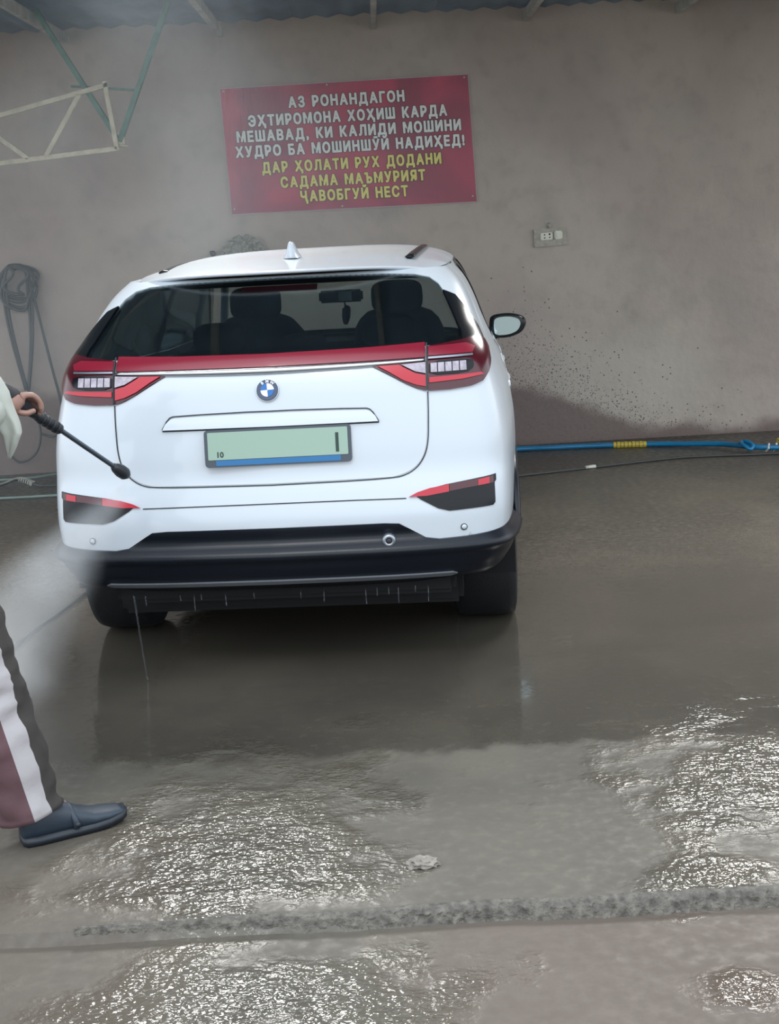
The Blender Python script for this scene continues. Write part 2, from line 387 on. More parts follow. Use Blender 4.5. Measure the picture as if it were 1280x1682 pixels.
def pch(xk, yk, x):
    xk = np.asarray(xk, float); yk = np.asarray(yk, float); h = np.diff(xk); d = np.diff(yk)/h
    mm = np.zeros(len(xk)); mm[0] = d[0]; mm[-1] = d[-1]
    for i in range(1, len(xk)-1):
        if d[i-1]*d[i] > 0:
            w1 = 2*h[i]+h[i-1]; w2 = h[i]+2*h[i-1]; mm[i] = (w1+w2)/(w1/d[i-1]+w2/d[i])
    i = np.clip(np.searchsorted(xk, x)-1, 0, len(xk)-2); t_ = (x-xk[i])/h[i]
    return ((1+2*t_)*(1-t_)**2*yk[i]+t_*(1-t_)**2*h[i]*mm[i]+t_**2*(3-2*t_)*yk[i+1]+t_**2*(t_-1)*h[i]*mm[i+1])
TX, TY = [], []
for z, y0, xc, wr, wd, wf in zip(ZR, Y0, XC, WR, WD, WF):
    k = xc/.84
    TX.append([0, .35*k, .6*k, .715*k, .79*k, xc, xc+(wr-xc)*.45, wr*.985, wr, wd, wd, wf, wf*.99, wf*.9, wf*.7, 0])
    c = 1.0 if z < 1.2 else 1.25
    y7 = max(.56, y0+.36); y8 = max(.88, y0+.62)
    TY.append([y0, y0+.012*c, y0+.037*c, y0+.062*c, y0+.095*c, y0+.155*c, y0+.27*c, y7, y8, 1.5, 2.3, 3.0, 3.7, 4.12, 4.28, 4.38])
TX = np.array(TX); TY = np.array(TY)
ND, NZ = 900, 241
sd = np.linspace(0, 5.7, ND); zd = np.linspace(.28, 1.475, NZ)
ax = np.array([pch(ZR, TX[:, j], zd) for j in range(16)]).T
ay = np.array([pch(ZR, TY[:, j], zd) for j in range(16)]).T
GX = np.array([pch(S_, ax[i], sd) for i in range(NZ)]); GY = np.array([pch(S_, ay[i], sd) for i in range(NZ)])
def _blur(a):
    for _ in range(10): a[:, 1:-1] = (a[:, :-2]+2*a[:, 1:-1]+a[:, 2:])/4
    for _ in range(5): a[1:-1] = (a[:-2]+2*a[1:-1]+a[2:])/4
    return a
GX = _blur(GX); GY = _blur(GY)
def bl(G, s, z):
    a = np.clip(np.abs(s)/5.7*(ND-1), 0, ND-1.001); c = np.clip((z-.28)/(1.195)*(NZ-1), 0, NZ-1.001)
    i = a.astype(int); j = c.astype(int); u = a-i; v = c-j
    return G[j, i]*(1-u)*(1-v)+G[j, i+1]*u*(1-v)+G[j+1, i]*(1-u)*v+G[j+1, i+1]*u*v
def NET(s, z):
    s = np.asarray(s, float); z = np.asarray(z, float)
    return np.stack([np.sign(s)*bl(GX, s, z), bl(GY, s, z), z], -1)
def NETN(s, z):
    e_ = .006
    a = NET(s+e_, z)-NET(s-e_, z); b_ = NET(s, np.minimum(z+e_, 1.475))-NET(s, z-e_)
    n = np.cross(a, b_); return n/np.linalg.norm(n, axis=-1, keepdims=True)
def rx(x, z):
    j = min(NZ-1, max(0, round((z-.28)/1.195*(NZ-1)))); n = 190
    return float(np.sign(x)*np.interp(abs(x), GX[j, :n], sd[:n]))
def sy(y, z, side=1):
    j = min(NZ-1, max(0, round((z-.28)/1.195*(NZ-1)))); return float(side*np.interp(y, GY[j], sd))
def R2(pts): return [(rx(x, z), z) for x, z in pts]
def S2(pts, side=1): return [(sy(y, z, side), z) for y, z in pts]
def mir(pts): return [(-a, b_) for a, b_ in pts][::-1]
def rnd(pts, it=2):
    for _ in range(it):
        o = []
        for i in range(len(pts)):
            a, b_ = pts[i], pts[(i+1) % len(pts)]
            o += [(a[0]*.78+b_[0]*.22, a[1]*.78+b_[1]*.22), (a[0]*.22+b_[0]*.78, a[1]*.22+b_[1]*.78)]
        pts = o
    return pts
def inpoly(px, pz, poly):
    c = np.zeros(len(px), bool); n = len(poly)
    for i in range(n):
        x1, y1 = poly[i]; x2, y2 = poly[(i+1) % n]
        k = ((y1 > pz) != (y2 > pz)) & (px < (x2-x1)*(pz-y1)/(y2-y1+1e-12)+x1); c ^= k
    return c
def patch(name, poly, off, m, parent=None, th=.012, grid=.03, holes=(), offf=None, edge=None):
    edge = edge or min(.03, grid)
    def sub(p):
        o = []
        for i in range(len(p)):
            a, b_ = p[i], p[(i+1) % len(p)]; d = math.hypot(b_[0]-a[0], b_[1]-a[1]); k = max(1, int(d/edge))
            o += [(a[0]+(b_[0]-a[0])*q/k, a[1]+(b_[1]-a[1])*q/k) for q in range(k)]
        return o
    loops = [sub(poly)]+[sub(h) for h in holes]
    pts, eds = [], []
    for lp in loops:
        b0 = len(pts); pts += lp; eds += [(b0+i, b0+(i+1) % len(lp)) for i in range(len(lp))]
    A = np.array(loops[0]); lo, hi = A.min(0), A.max(0)
    gs, gz = np.meshgrid(np.arange(lo[0]+grid/2, hi[0], grid), np.arange(lo[1]+grid/2, hi[1], grid*.8)); gs = gs.ravel(); gz = gz.ravel()
    ok = inpoly(gs, gz, loops[0])
    for h in loops[1:]: ok &= ~inpoly(gs, gz, h)
    B = np.array(pts)
    gs, gz = gs[ok], gz[ok]
    if len(gs):
        keep = np.ones(len(gs), bool)
        for i in range(0, len(gs), 500):
            d = np.hypot(gs[i:i+500, None]-B[None, :, 0], gz[i:i+500, None]-B[None, :, 1]).min(1); keep[i:i+500] = d > grid*.4
        gs, gz = gs[keep], gz[keep]
    allp = [Vector(p) for p in pts]+[Vector((a, b_)) for a, b_ in zip(gs, gz)]
    ov, oe, of, *_ = geometry.delaunay_2d_cdt(allp, eds, [], 0, 1e-6)
    V = np.array([(v.x, v.y) for v in ov]); F = np.array([f for f in of if len(f) == 3])
    ctr = V[F].mean(1); ok = inpoly(ctr[:, 0], ctr[:, 1], loops[0])
    for h in loops[1:]: ok &= ~inpoly(ctr[:, 0], ctr[:, 1], h)
    F = F[ok]
    a = V[F[:, 1]]-V[F[:, 0]]; c = V[F[:, 2]]-V[F[:, 0]]; ar = a[:, 0]*c[:, 1]-a[:, 1]*c[:, 0]
    big_ = np.abs(ar) > 3e-6; F = F[big_]; fl_ = ar[big_] < 0
    F[fl_] = F[fl_][:, ::-1]
    Pp = NET(V[:, 0], V[:, 1]); Nn = NETN(V[:, 0], V[:, 1])
    of_ = np.full(len(V), off) if offf is None else off+offf(Pp[:, 0], V[:, 1])
    top = Pp+Nn*of_[:, None]; bot = Pp+Nn*(of_-th)[:, None]; n = len(V)
    faces = [tuple(f) for f in F]+[tuple(f[::-1]+n) for f in F]; nf = len(faces)
    cnt = {}
    for f in F:
        for i in range(3):
            e_ = (f[i], f[(i+1) % 3]); cnt[e_] = 1
    verts = [tuple(v) for v in top]+[tuple(v) for v in bot]
    rim = [e_ for e_ in cnt if (e_[1], e_[0]) not in cnt]
    for a_, b_ in rim:
        k = len(verts); verts += [verts[a_], verts[b_], verts[b_+n], verts[a_+n]]; faces.append((k+1, k, k+3, k+2))
    o = mesh(name, verts, faces, m, parent or CAR)
    sm = [True]*nf+[False]*(len(faces)-nf); o.data.polygons.foreach_set('use_smooth', sm)
    return o
def ribbon(name, pts, wd, off, m, parent=None, closed=False):
    """thin dark strip following the surface through (s,z) points"""
    d = []
    for i in range(len(pts)-(0 if closed else 1)):
        a, b_ = pts[i], pts[(i+1) % len(pts)]; k = max(1, int(math.hypot(b_[0]-a[0], b_[1]-a[1])/.02))
        d += [(a[0]+(b_[0]-a[0])*q/k, a[1]+(b_[1]-a[1])*q/k) for q in range(k)]
    d.append(pts[0] if closed else pts[-1])
    D = np.array(d); Pp = NET(D[:, 0], D[:, 1]); Nn = NETN(D[:, 0], D[:, 1]); Pp = Pp+Nn*off
    T = np.gradient(Pp, axis=0); T /= np.linalg.norm(T, axis=1, keepdims=True)+1e-9; B = np.cross(T, Nn)
    v = []; f = []
    for i in range(len(d)):
        v += [Pp[i]-B[i]*wd/2, Pp[i]+B[i]*wd/2, Pp[i]+B[i]*wd/2-Nn[i]*.004, Pp[i]-B[i]*wd/2-Nn[i]*.004]
    for i in range(len(d)-1):
        for k in range(4): f.append((i*4+k, i*4+(k+1) % 4, i*4+4+(k+1) % 4, i*4+4+k))
    return mesh(name, v, f, m, parent or CAR)
def chai(pts, it=2):
    for _ in range(it):
        o = [pts[0]]
        for i in range(len(pts)-1):
            a, b_ = pts[i], pts[i+1]; o += [(a[0]*.75+b_[0]*.25, a[1]*.75+b_[1]*.25), (a[0]*.25+b_[0]*.75, a[1]*.25+b_[1]*.75)]
        pts = o+[pts[-1]]
    return pts

# rear glass outline (right half, x,z) bottom centre -> corner -> top centre
gR = [(.0, 1.197), (.35, 1.2), (.6, 1.208), (.722, 1.214), (.716, 1.24), (.695, 1.285), (.675, 1.33), (.65, 1.38), (.625, 1.415), (.59, 1.441), (.53, 1.455), (.40, 1.465), (.25, 1.469), (0, 1.471)]
GLASS = R2(gR)+mir(R2(gR))[1:-1]
# side window opening (y,z)
swin = [(1.10, 1.20), (1.0, 1.24), (1.12, 1.33), (1.4, 1.425), (1.9, 1.462), (2.5, 1.462), (2.75, 1.445), (3.05, 1.28), (3.33, 1.09), (3.28, 1.065), (2.3, 1.07), (1.6, 1.10)]
archR = [(.85+.40*math.cos(a), .33+.40*math.sin(a)) for a in np.linspace(math.pi, 0, 17)]
archF = [(3.45+.40*math.cos(a), .33+.40*math.sin(a)) for a in np.linspace(math.pi, 0, 17)]
bkR_ = [(0, .593), (.40, .592), (.455, .588), (.55, .530), (.60, .522), (.70, .524), (.80, .530)]          # top edge of the black bumper
# right side outline of the white shell
rt_low = R2(bkR_)+S2([(.42, .545)])+S2([p for p in archR if p[1] > .5])+S2([(1.35, .40), (1.5, .34), (2.8, .34), (2.96, .40)])+S2([p for p in archF if p[1] > .5])+S2([(3.9, .45), (4.1, .40)])+[(5.2, .38), (5.7, .38)]
rt_up = [(5.7, .86), (5.2, .90), (4.95, .93)]+S2([(3.55, 1.00), (3.42, 1.07), (3.1, 1.30), (2.85, 1.46), (2.6, 1.475), (.92, 1.475)])+[(0, 1.475)]
shellR = rt_low+rt_up
SHELL = shellR[:-1]+[(0, 1.475)]+mir(shellR)[1:-1]
SHELL = rt_low+rt_up[:-1]+[(-a, b_) for a, b_ in (rt_low+rt_up[:-1])[::-1]][:-1]
body = patch('body_shell', SHELL, 0, M_white, holes=[GLASS, S2(swin), mir(S2(swin))], grid=.024)
# roof skin
def zroof(x, y):
    zc = float(pch([.50, .60, .8, 1.2, 1.7, 2.2, 2.7, 2.95], [1.486, 1.497, 1.515, 1.542, 1.558, 1.555, 1.52, 1.485], y))
    w_ = float(np.interp(y, [.5, .9, 1.5, 2.3, 2.95], [.57, .655, .675, .67, .63])); a = min(1, abs(x)/w_)
    base = float(np.interp(y, [.5, .9, 2.3, 2.95], [1.462, 1.476, 1.474, 1.45]))
    return base+(zc-base)*(1-a**4)**.7, w_
vv, ff = [], []; ys = np.linspace(.56, 2.95, 60); us = np.sin(np.linspace(-1, 1, 49)*math.pi/2)
for y in ys:
    for u in us:
        w_ = zroof(0, y)[1]; x = u*w_; yy = y + .16*abs(u)**2.5*(1-(y-.5)/2.45)-.0
        vv.append((x, yy, zroof(x, y)[0]))
nu = len(us)
for i in range(len(ys)-1):
    for k in range(nu-1): ff.append((i*nu+k, i*nu+k+1, (i+1)*nu+k+1, (i+1)*nu+k))
n0 = len(vv); vv += [(x, y+.012, z-.010) for x, y, z in vv]; ff += [tuple(q+n0 for q in f[::-1]) for f in ff]
ff += [(k+1, k, k+n0, k+1+n0) for k in range(nu-1)]
roof = mesh('roof', vv, ff, M_white, CAR, smooth=True)
# roof side rails
for sgn in (-1, 1):
    pts = []
    for y in np.linspace(.92, 2.75, 30):
        x = sgn*((.50 if sgn > 0 else .53)+.03*math.sin((y-.86)/1.9*math.pi)); pts.append((x, y, zroof(x, y)[0]+.004))
    tube('roof_rail', pts if sgn > 0 else [(a_, b_, c_-.010) for a_, b_, c_ in pts], .020, M_gloss, CAR, seg=8, flat=.35, up=(0, 0, 1))
# antenna fin
bm = bmesh.new(); rings = []
for k, (y0_, y1_, hw, z) in enumerate([(0, .16, .040, 0), (.012, .155, .035, .008), (.03, .15, .024, .026), (.055, .148, .017, .048), (.075, .145, .012, .062), (.09, .14, .006, .068)]):
    rings.append([bm.verts.new((hw*math.sin(a), (y0_+y1_)/2-(y1_-y0_)/2*math.cos(a), z)) for a in np.linspace(0, 2*math.pi, 17)[:-1]])
for a_, b_ in zip(rings, rings[1:]):
    for k in range(16): bm.faces.new((a_[k], a_[(k+1) % 16], b_[(k+1) % 16], b_[k]))
bm.faces.new(rings[-1]); fin = from_bm('roof_antenna', bm, M_white, CAR, True); fin.rotation_euler = (0, 0, math.pi); fin.location = (0, 1.14, 1.533)
# glass
patch('rear_window', GLASS, -.004, M_glass, th=.004)
hb = R2([(.15, 1.430), (.15, 1.449), (-.15, 1.449), (-.15, 1.430)])[::-1]
patch('high_brake_light', hb, -.012, M_reddark, th=.004)
for side in (1, -1):
    w2 = S2(swin) if side == 1 else mir(S2(swin))
    patch('side_window', w2, -.004, M_glassd, th=.004)
    ribbon('window_trim', w2, .014, .003, M_gloss, closed=True)
    pl = S2([(1.93, 1.07), (1.93, 1.462), (2.03, 1.462), (2.03, 1.07)]); pl = pl[::-1]
    patch('door_pillar', pl if side == 1 else mir(pl), .001, M_gloss, th=.01)
# gloss black trim beside rear glass
tri = R2([(.712, 1.212), (.785, 1.212), (.768, 1.25), (.728, 1.31), (.685, 1.365), (.640, 1.385), (.665, 1.33), (.685, 1.285), (.706, 1.24)])
patch('corner_trim', tri, .009, M_gloss, th=.012, grid=.012); patch('corner_trim', mir(tri), .009, M_gloss, th=.012, grid=.012)
# tailgate skin
tg = [(0, .75), (.44, .753), (.49, .765), (.53, .79), (.557, .83), (.567, .88), (.570, .95), (.572, 1.045), (.55, 1.055), (.46, 1.10), (.375, 1.150), (0, 1.148)]
tg = [tg[0]]+chai(tg[1:8], 2)+chai(tg[8:11], 1)+[tg[11]]
TG = R2(tg)+mir(R2(tg))[1:-1]
gate = patch('tailgate', TG, .004, M_white, th=.008, grid=.02)
gl = R2([(0, .745), (.44, .748), (.495, .76), (.535, .787), (.562, .83), (.573, .88), (.576, .95), (.578, 1.05)])
gl = chai(gl, 2)
ribbon('panel_gap', gl, .004, .0025, M_gap); ribbon('panel_gap', mir(gl), .004, .0025, M_gap)
# bumper crease
ck = R2([(-.485, .676), (-.3, .678), (0, .68), (.3, .679), (.485, .676)]); ribbon('bumper_seam', ck, .004, .002, M_gap)
# lower gate crease
# handle garnish above plate
hg = R2([(-.395, .955), (.395, .955), (.385, .975), (.368, .992), (.35, 1.0), (0, 1.006), (-.35, 1.0), (-.368, .992), (-.385, .975)])
hd = patch('handle_garnish', hg, .016, M_white, gate, th=.014, grid=.02, offf=lambda x, z: -.009*np.clip((z-.96)/.045, 0, 1))
ribbon('panel_gap', R2([(-.398, .953), (.398, .953)]), .007, .005, M_gap)
ribbon('panel_gap', chai(R2([(-.397, .956), (-.372, .997), (-.35, 1.005), (0, 1.011), (.35, 1.005), (.372, .997), (.397, .956)]), 1), .004, .012, M_gap)
# light band and chrome strip
patch('light_band', R2([(-.572, 1.166), (0, 1.163), (.572, 1.166), (.572, 1.213), (.35, 1.207), (0, 1.204), (-.35, 1.207), (-.572, 1.213)]), .010, M_redband, th=.02, grid=.012)
cp_ = []
for x in np.linspace(-.572, .572, 61):
    zc_ = 1.149+.008*(abs(x)/.572)**2; s0 = np.array([rx(x, zc_)]); z0_ = np.array([zc_]); cp_.append(tuple((NET(s0, z0_)+NETN(s0, z0_)*.008)[0]))
tube('chrome_strip', cp_, [.0125-.006*(abs(i-30)/30)**2 for i in range(61)], M_chrome, CAR, seg=14, up=(0, 0, 1))
# tail lamps
def both(fn):
    for sgn in (1, -1): fn((lambda q: R2(q)) if sgn == 1 else (lambda q: mir(R2(q))), sgn)
def lamp(f, sgn):
    lin = [(.375, 1.148), (.44, 1.115), (.505, 1.078), (.54, 1.062), (.573, 1.053), (.573, 1.150), (.48, 1.148)]
    lo = [(.579, 1.052), (.66, 1.052), (.735, 1.058), (.775, 1.07), (.797, 1.10), (.806, 1.14), (.80, 1.18), (.787, 1.208), (.76, 1.222), (.70, 1.212), (.579, 1.20)]
    a = patch('inner_tail_lamp', f(lin), .010, M_reddark, gate, th=.02, grid=.014)
    c = patch('outer_tail_lamp', f(lo), .010, M_reddark, th=.02, grid=.014)
    patch('red_light_curve', f([(.40, 1.143), (.475, 1.143), (.50, 1.130), (.535, 1.112), (.571, 1.104), (.571, 1.066), (.535, 1.074), (.49, 1.092), (.44, 1.122)]), .0160, M_redlit, a, th=.004, grid=.012)
    patch('clear_reversing_lens', f([(.485, 1.143), (.571, 1.146), (.571, 1.110), (.535, 1.118), (.51, 1.130)]), .0175, M_clear, a, th=.004, grid=.012)
    for k in range(5):
        x0 = .59+k*.026
        patch('clear_lens_cell', f([(x0, 1.112), (x0+.022, 1.112), (x0+.022, 1.142), (x0, 1.142)]), .0175, M_clear, c, th=.004, grid=.012)
    patch('lens_outline', f(rnd([(.583, 1.104), (.72, 1.104), (.745, 1.12), (.74, 1.15), (.583, 1.15)], 1)), .0140, M_gloss, c, th=.004, grid=.02)
    patch('red_light_bar', f([(.583, 1.096), (.70, 1.098), (.765, 1.10), (.775, 1.092), (.70, 1.083), (.583, 1.078)]), .0160, M_redlit, c, th=.004, grid=.012)
    patch('upper_red_band', f([(.582, 1.166), (.74, 1.166), (.75, 1.185), (.72, 1.198), (.582, 1.195)]), .0160, M_redband, c, th=.004, grid=.012)
    patch('chrome_line', f([(.582, 1.156), (.74, 1.156), (.74, 1.162), (.582, 1.162)]), .0175, M_satin, c, th=.004, grid=.012)
both(lamp)
ribbon('lamp_gap', R2([(.576, 1.055), (.576, 1.205)]), .005, .019, M_gap); ribbon('lamp_gap', R2([(-.576, 1.055), (-.576, 1.205)]), .005, .019, M_gap)
# bumper corner reflectors
def fog(f, sgn):
    o = patch('bumper_corner_insert', f([(.515, .685), (.56, .703), (.63, .716), (.74, .728), (.812, .735), (.812, .712), (.806, .706), (.806, .635), (.798, .626), (.64, .622), (.60, .633), (.54, .667)]), .004, M_gloss, th=.012, grid=.02)
    patch('bright_reflector', f([(.495, .680), (.525, .694), (.57, .706), (.63, .714), (.64, .716), (.64, .690), (.56, .680)]), .008, M_redlit, o, th=.006, grid=.015)
    patch('dark_reflector', f([(.642, .716), (.74, .725), (.800, .730), (.800, .706), (.70, .698), (.642, .691)]), .008, M_reddark, o, th=.006, grid=.015)
    patch('bright_spot', f([(.745, .722), (.785, .727), (.785, .705), (.745, .702)]), .0095, M_redlit, o, th=.004, grid=.015)
both(fog)
# black lower bumper with ledge
poly_low = [(.0, .335), (.5, .335), (.70, .36), (.80, .395)]
blk = R2(poly_low)+S2([(.30, .42), (.47, .45)])+S2([(.43, .545)])+R2(bkR_)[::-1]
BLK = [(rx(0, .335), .335)]+blk[1:]
BLK = BLK[:-1]+[(0, .593)]+mir(BLK[:-1])[:-1]
blo = lambda x, z: np.interp(z, [.33, .36, .375, .392, .41, .475, .482, .50, .535, .56, .575, .593], [-.01, .0, .014, .016, .010, .020, .034, .034, -.004, -.006, .004, .004])
bump = patch('lower_bumper', BLK, .004, M_blackpl, th=.02, grid=.014, offf=blo)
cs = R2([(-.63, .386), (-.3, .388), (0, .389), (.3, .388), (.63, .386), (.655, .394), (.64, .400), (.3, .402), (0, .403), (-.3, .402), (-.64, .400), (-.655, .394)])
patch('satin_strip', cs, .024, M_satin, bump, th=.01, grid=.02)
# underside
box('underbody', (0, 2.25, .27), (1.35, 3.9, .14), M_under, CAR, bev=.02)
box('rear_valance', (0, .26, .33), (1.30, .22, .10), M_under, CAR, bev=.02)
tube('exhaust_silencer', [(-.35, .55, .27), (.35, .55, .27)], .085, M_under, CAR, seg=14)
# tow cap / round fitting
def onrear(x, z, off):
    s = np.array([rx(x, z)]); zz = np.array([z]); return Vector((NET(s, zz)+NETN(s, zz)*off)[0]), Vector(NETN(s, zz)[0])
p, n = onrear(.415, .530, .012)
Mx = Matrix.Translation(p) @ n.to_track_quat('Z', 'Y').to_matrix().to_4x4()
cap = lathe('tow_fitting', [(.026, -.02), (.026, .004), (.021, .012), (.012, .014), (.010, .004), (.001, .003)], Mx, M_satin, CAR)
lathe('fitting_hole', [(.010, .003), (.009, .0145), (.001, .0145)], Mx, M_gap, cap)
for sgn in (-1, 1):
    p, n = onrear(sgn*.69, .558, .001); Mx = Matrix.Translation(p) @ n.to_track_quat('Z', 'Y').to_matrix().to_4x4()
    ps = lathe('parking_sensor', [(.0125, -.004), (.0125, .002), (.001, .002)], Mx, M_gap, CAR)
    lathe('sensor_face', [(.0095, -.004), (.0095, .004), (.001, .004)], Mx, M_white, ps)
# number plate
p, n = onrear(.028, .885, .012); q = n.to_track_quat('Z', 'Y').to_matrix().to_4x4()
up = Vector((0, 0, 1)); zx = n; xx_ = up.cross(zx).normalized(); yy_ = zx.cross(xx_)
Mp = Matrix((( *xx_, 0), (*yy_, 0), (*zx, 0), (0, 0, 0, 1))).transposed(); Mp.translation = p
fr = empty('number_plate'); fr.parent = CAR; fr.matrix_local = Mp
def rbox(name, cx, cy, w_, h_, z0, z1, m, parent, r=.008):
    bm = bmesh.new(); vs_ = []
    for (sx_, sy_, a0) in ((1, 1, 0), (-1, 1, 90), (-1, -1, 180), (1, -1, 270)):
        for k in range(5):
            a = math.radians(a0+k*22.5); vs_.append((cx+sx_*(w_/2-r)+r*math.cos(a), cy+sy_*(h_/2-r)+r*math.sin(a)))
    b0 = [bm.verts.new((a, c, z0)) for a, c in vs_]; t0 = [bm.verts.new((a, c, z1)) for a, c in vs_]
    bm.faces.new(t0); bm.faces.new(b0[::-1])
    for k in range(len(vs_)): bm.faces.new((b0[k], b0[(k+1) % 20], t0[(k+1) % 20], t0[k]))
    return from_bm(name, bm, m, parent)
rbox('plate_holder', 0, 0, .535, .136, -.008, .004, M_platefr, fr, .014)
rbox('plate', 0, .009, .510, .100, .0, .0065, M_plate, fr, .004)
bs = rbox('blue_strip', 0, -.053, .455, .020, .0, .006, M_plblue, fr, .003)
def text(name, s, size, M, m, parent, off=0, ext=.0005, sx=1, bold=0, align='CENTER'):
    c = bpy.data.curves.new(name, 'FONT'); c.body = s; c.size = size; c.align_x = align; c.extrude = ext; c.offset = bold; c.resolution_u = 3
    o = bpy.data.objects.new(name, c); COL.objects.link(o); dg = bpy.context.evaluated_depsgraph_get(); dg.update()
    me = bpy.data.meshes.new_from_object(o.evaluated_get(dg)); bpy.data.objects.remove(o); me.materials.clear(); me.materials.append(m)
    r = bpy.data.objects.new(name, me); COL.objects.link(r); r.parent = parent; r.matrix_local = M @ Matrix.Diagonal((sx, 1, 1, 1)); return r
tm = lambda x, y, z: Matrix.Translation((x, y, z))
for s_, x_, y_, sz in (('10', -.212, -.032, .028), ('1', .216, -.030, .10)):
    text('plate_character', s_, sz, tm(x_, y_, .0066), M_char, fr, bold=.001)
# emblem
p, n = onrear(-.002, 1.083, .010); zx = n; xx_ = up.cross(zx).normalized(); yy_ = zx.cross(xx_)
Mp = Matrix(((*xx_, 0), (*yy_, 0), (*zx, 0), (0, 0, 0, 1))).transposed(); Mp.translation = p
em = empty('round_emblem'); em.parent = CAR; em.matrix_local = Mp
I4 = Matrix.Identity(4)
lathe('emblem_ring', [(.040, -.006), (.040, .001), (.038, .003), (.001, .003)], I4, M_emring, em, 40, smooth=False)
lathe('emblem_rim', [(.0415, -.006), (.0415, .0), (.039, .0005), (.001, .0005)], I4, M_chrome, em, 40, smooth=False)
for k in range(4):
    a0 = math.radians(90*k+4); v = [(0, 0, .0045)]+[(.0245*math.cos(a0+math.pi/2*i/8), .0245*math.sin(a0+math.pi/2*i/8), .0045) for i in range(9)]
    v += [(a, c, .002) for a, c, _ in v]
    f = [(0, i, i+1) for i in range(1, 9)]+[(i, i+10, i+11, i+1) for i in range(1, 9)]+[(0, 10, 11, 1), (9, 19, 10, 0)]
    mesh('emblem_quarter', v, f, M_blue if k % 2 == 1 else M_emw, em)
for ch, a in (('B', 35), ('M', 0), ('W', -35)):
    text('emblem_letter', ch, .015, Matrix.Rotation(math.radians(a), 4, 'Z') @ tm(0, .0268, .0033), M_emw, em, bold=.0003)
# wheels
def wheel(x, y, sgn):
    wh = empty('wheel'); wh.parent = CAR; wh.location = (x, y, .345)
    Mw = Matrix.Rotation(sgn*math.pi/2, 4, 'Y')
    lathe('tyre', [(.24, -.12), (.30, -.128), (.335, -.118), (.345, -.09), (.347, 0), (.345, .09), (.335, .118), (.30, .128), (.24, .12)], Mw, M_tyre, wh, 48)
    rim_ = lathe('rim', [(.235, -.10), (.24, .10), (.235, .112), (.22, .10), (.205, .07), (.05, .05), (.001, .055)], Mw, M_gloss, wh, 40)
    for k in range(5):
        a = k*2*math.pi/5; bm = bmesh.new()
        box_bm(bm, (0, .125, .085), (.042, .20, .03), bev=.006); bmesh.ops.transform(bm, matrix=Mw @ Matrix.Rotation(a, 4, 'Z'), verts=bm.verts)
        from_bm('rim_spoke', bm, M_rim, rim_)
    return wh
for y in (.85, 3.45):
    for sgn in (-1, 1): wheel(sgn*.765, y, sgn)
    # wheel housings
for y in (.85, 3.45):
    for sgn in (-1, 1):
        vv, ff = [], []
        for k, a in enumerate(np.linspace(-.15, math.pi+.15, 20)):
            for xx in (.52, .885): vv.append((sgn*xx, y+.392*math.cos(a), .33+.392*math.sin(a)))
        ff = [(2*k, 2*k+1, 2*k+3, 2*k+2) for k in range(19)]; nn = len(vv); vv.append((sgn*.52, y, .33)); ff += [(2*k, 2*k+2, nn) for k in range(19)]
        mesh('wheel_housing', vv, ff, M_under, CAR, smooth=True)
        pts = [(sgn*.895, y+.405*math.cos(a), .33+.405*math.sin(a)) for a in np.linspace(.25, 2.80, 24)]
        tube('arch_cladding', pts, .018, M_blackpl, CAR, seg=8)
for side in (1, -1):
    pts = [(1.30, .30), (2.98, .30), (2.96, .42), (1.34, .42)]; q_ = S2(pts)
    patch('sill_cladding', q_ if side == 1 else mir(q_), .006, M_blackpl, th=.02)
    for yk in (1.26, 2.0, 3.02):
        g = S2([(yk+.02, .42), (yk, .6), (yk, .95), (yk+.0, 1.065)]) if yk > 1.3 else S2([(1.62, .42), (1.42, .60), (1.30, .85), (1.16, 1.0), (1.10, 1.19)])
        ribbon('door_gap', g if side == 1 else [(-a, c) for a, c in g], .006, .002, M_gap)
    for yk in (1.42, 2.28):
        c = NET(np.array([side*sy(yk, .92)]), np.array([.92]))[0]; 
        hp = [(c[0]-side*.004, yk, .925), (c[0]+side*.006, yk+.025, .93), (c[0]+side*.008, yk+.10, .935), (c[0]+side*.006, yk+.17, .935), (c[0]-side*.004, yk+.2, .93)]
        tube('door_handle', hp, .008, M_white, CAR, seg=8, sm=4)
    # side crease bulge
    tube('shoulder_moulding', [tuple(NET(np.array([side*sy(y_, .985)]), np.array([.985]))[0]+np.array([-side*.006, 0, 0])) for y_ in np.linspace(.75, 3.6, 24)], .012, M_white, CAR, seg=8)
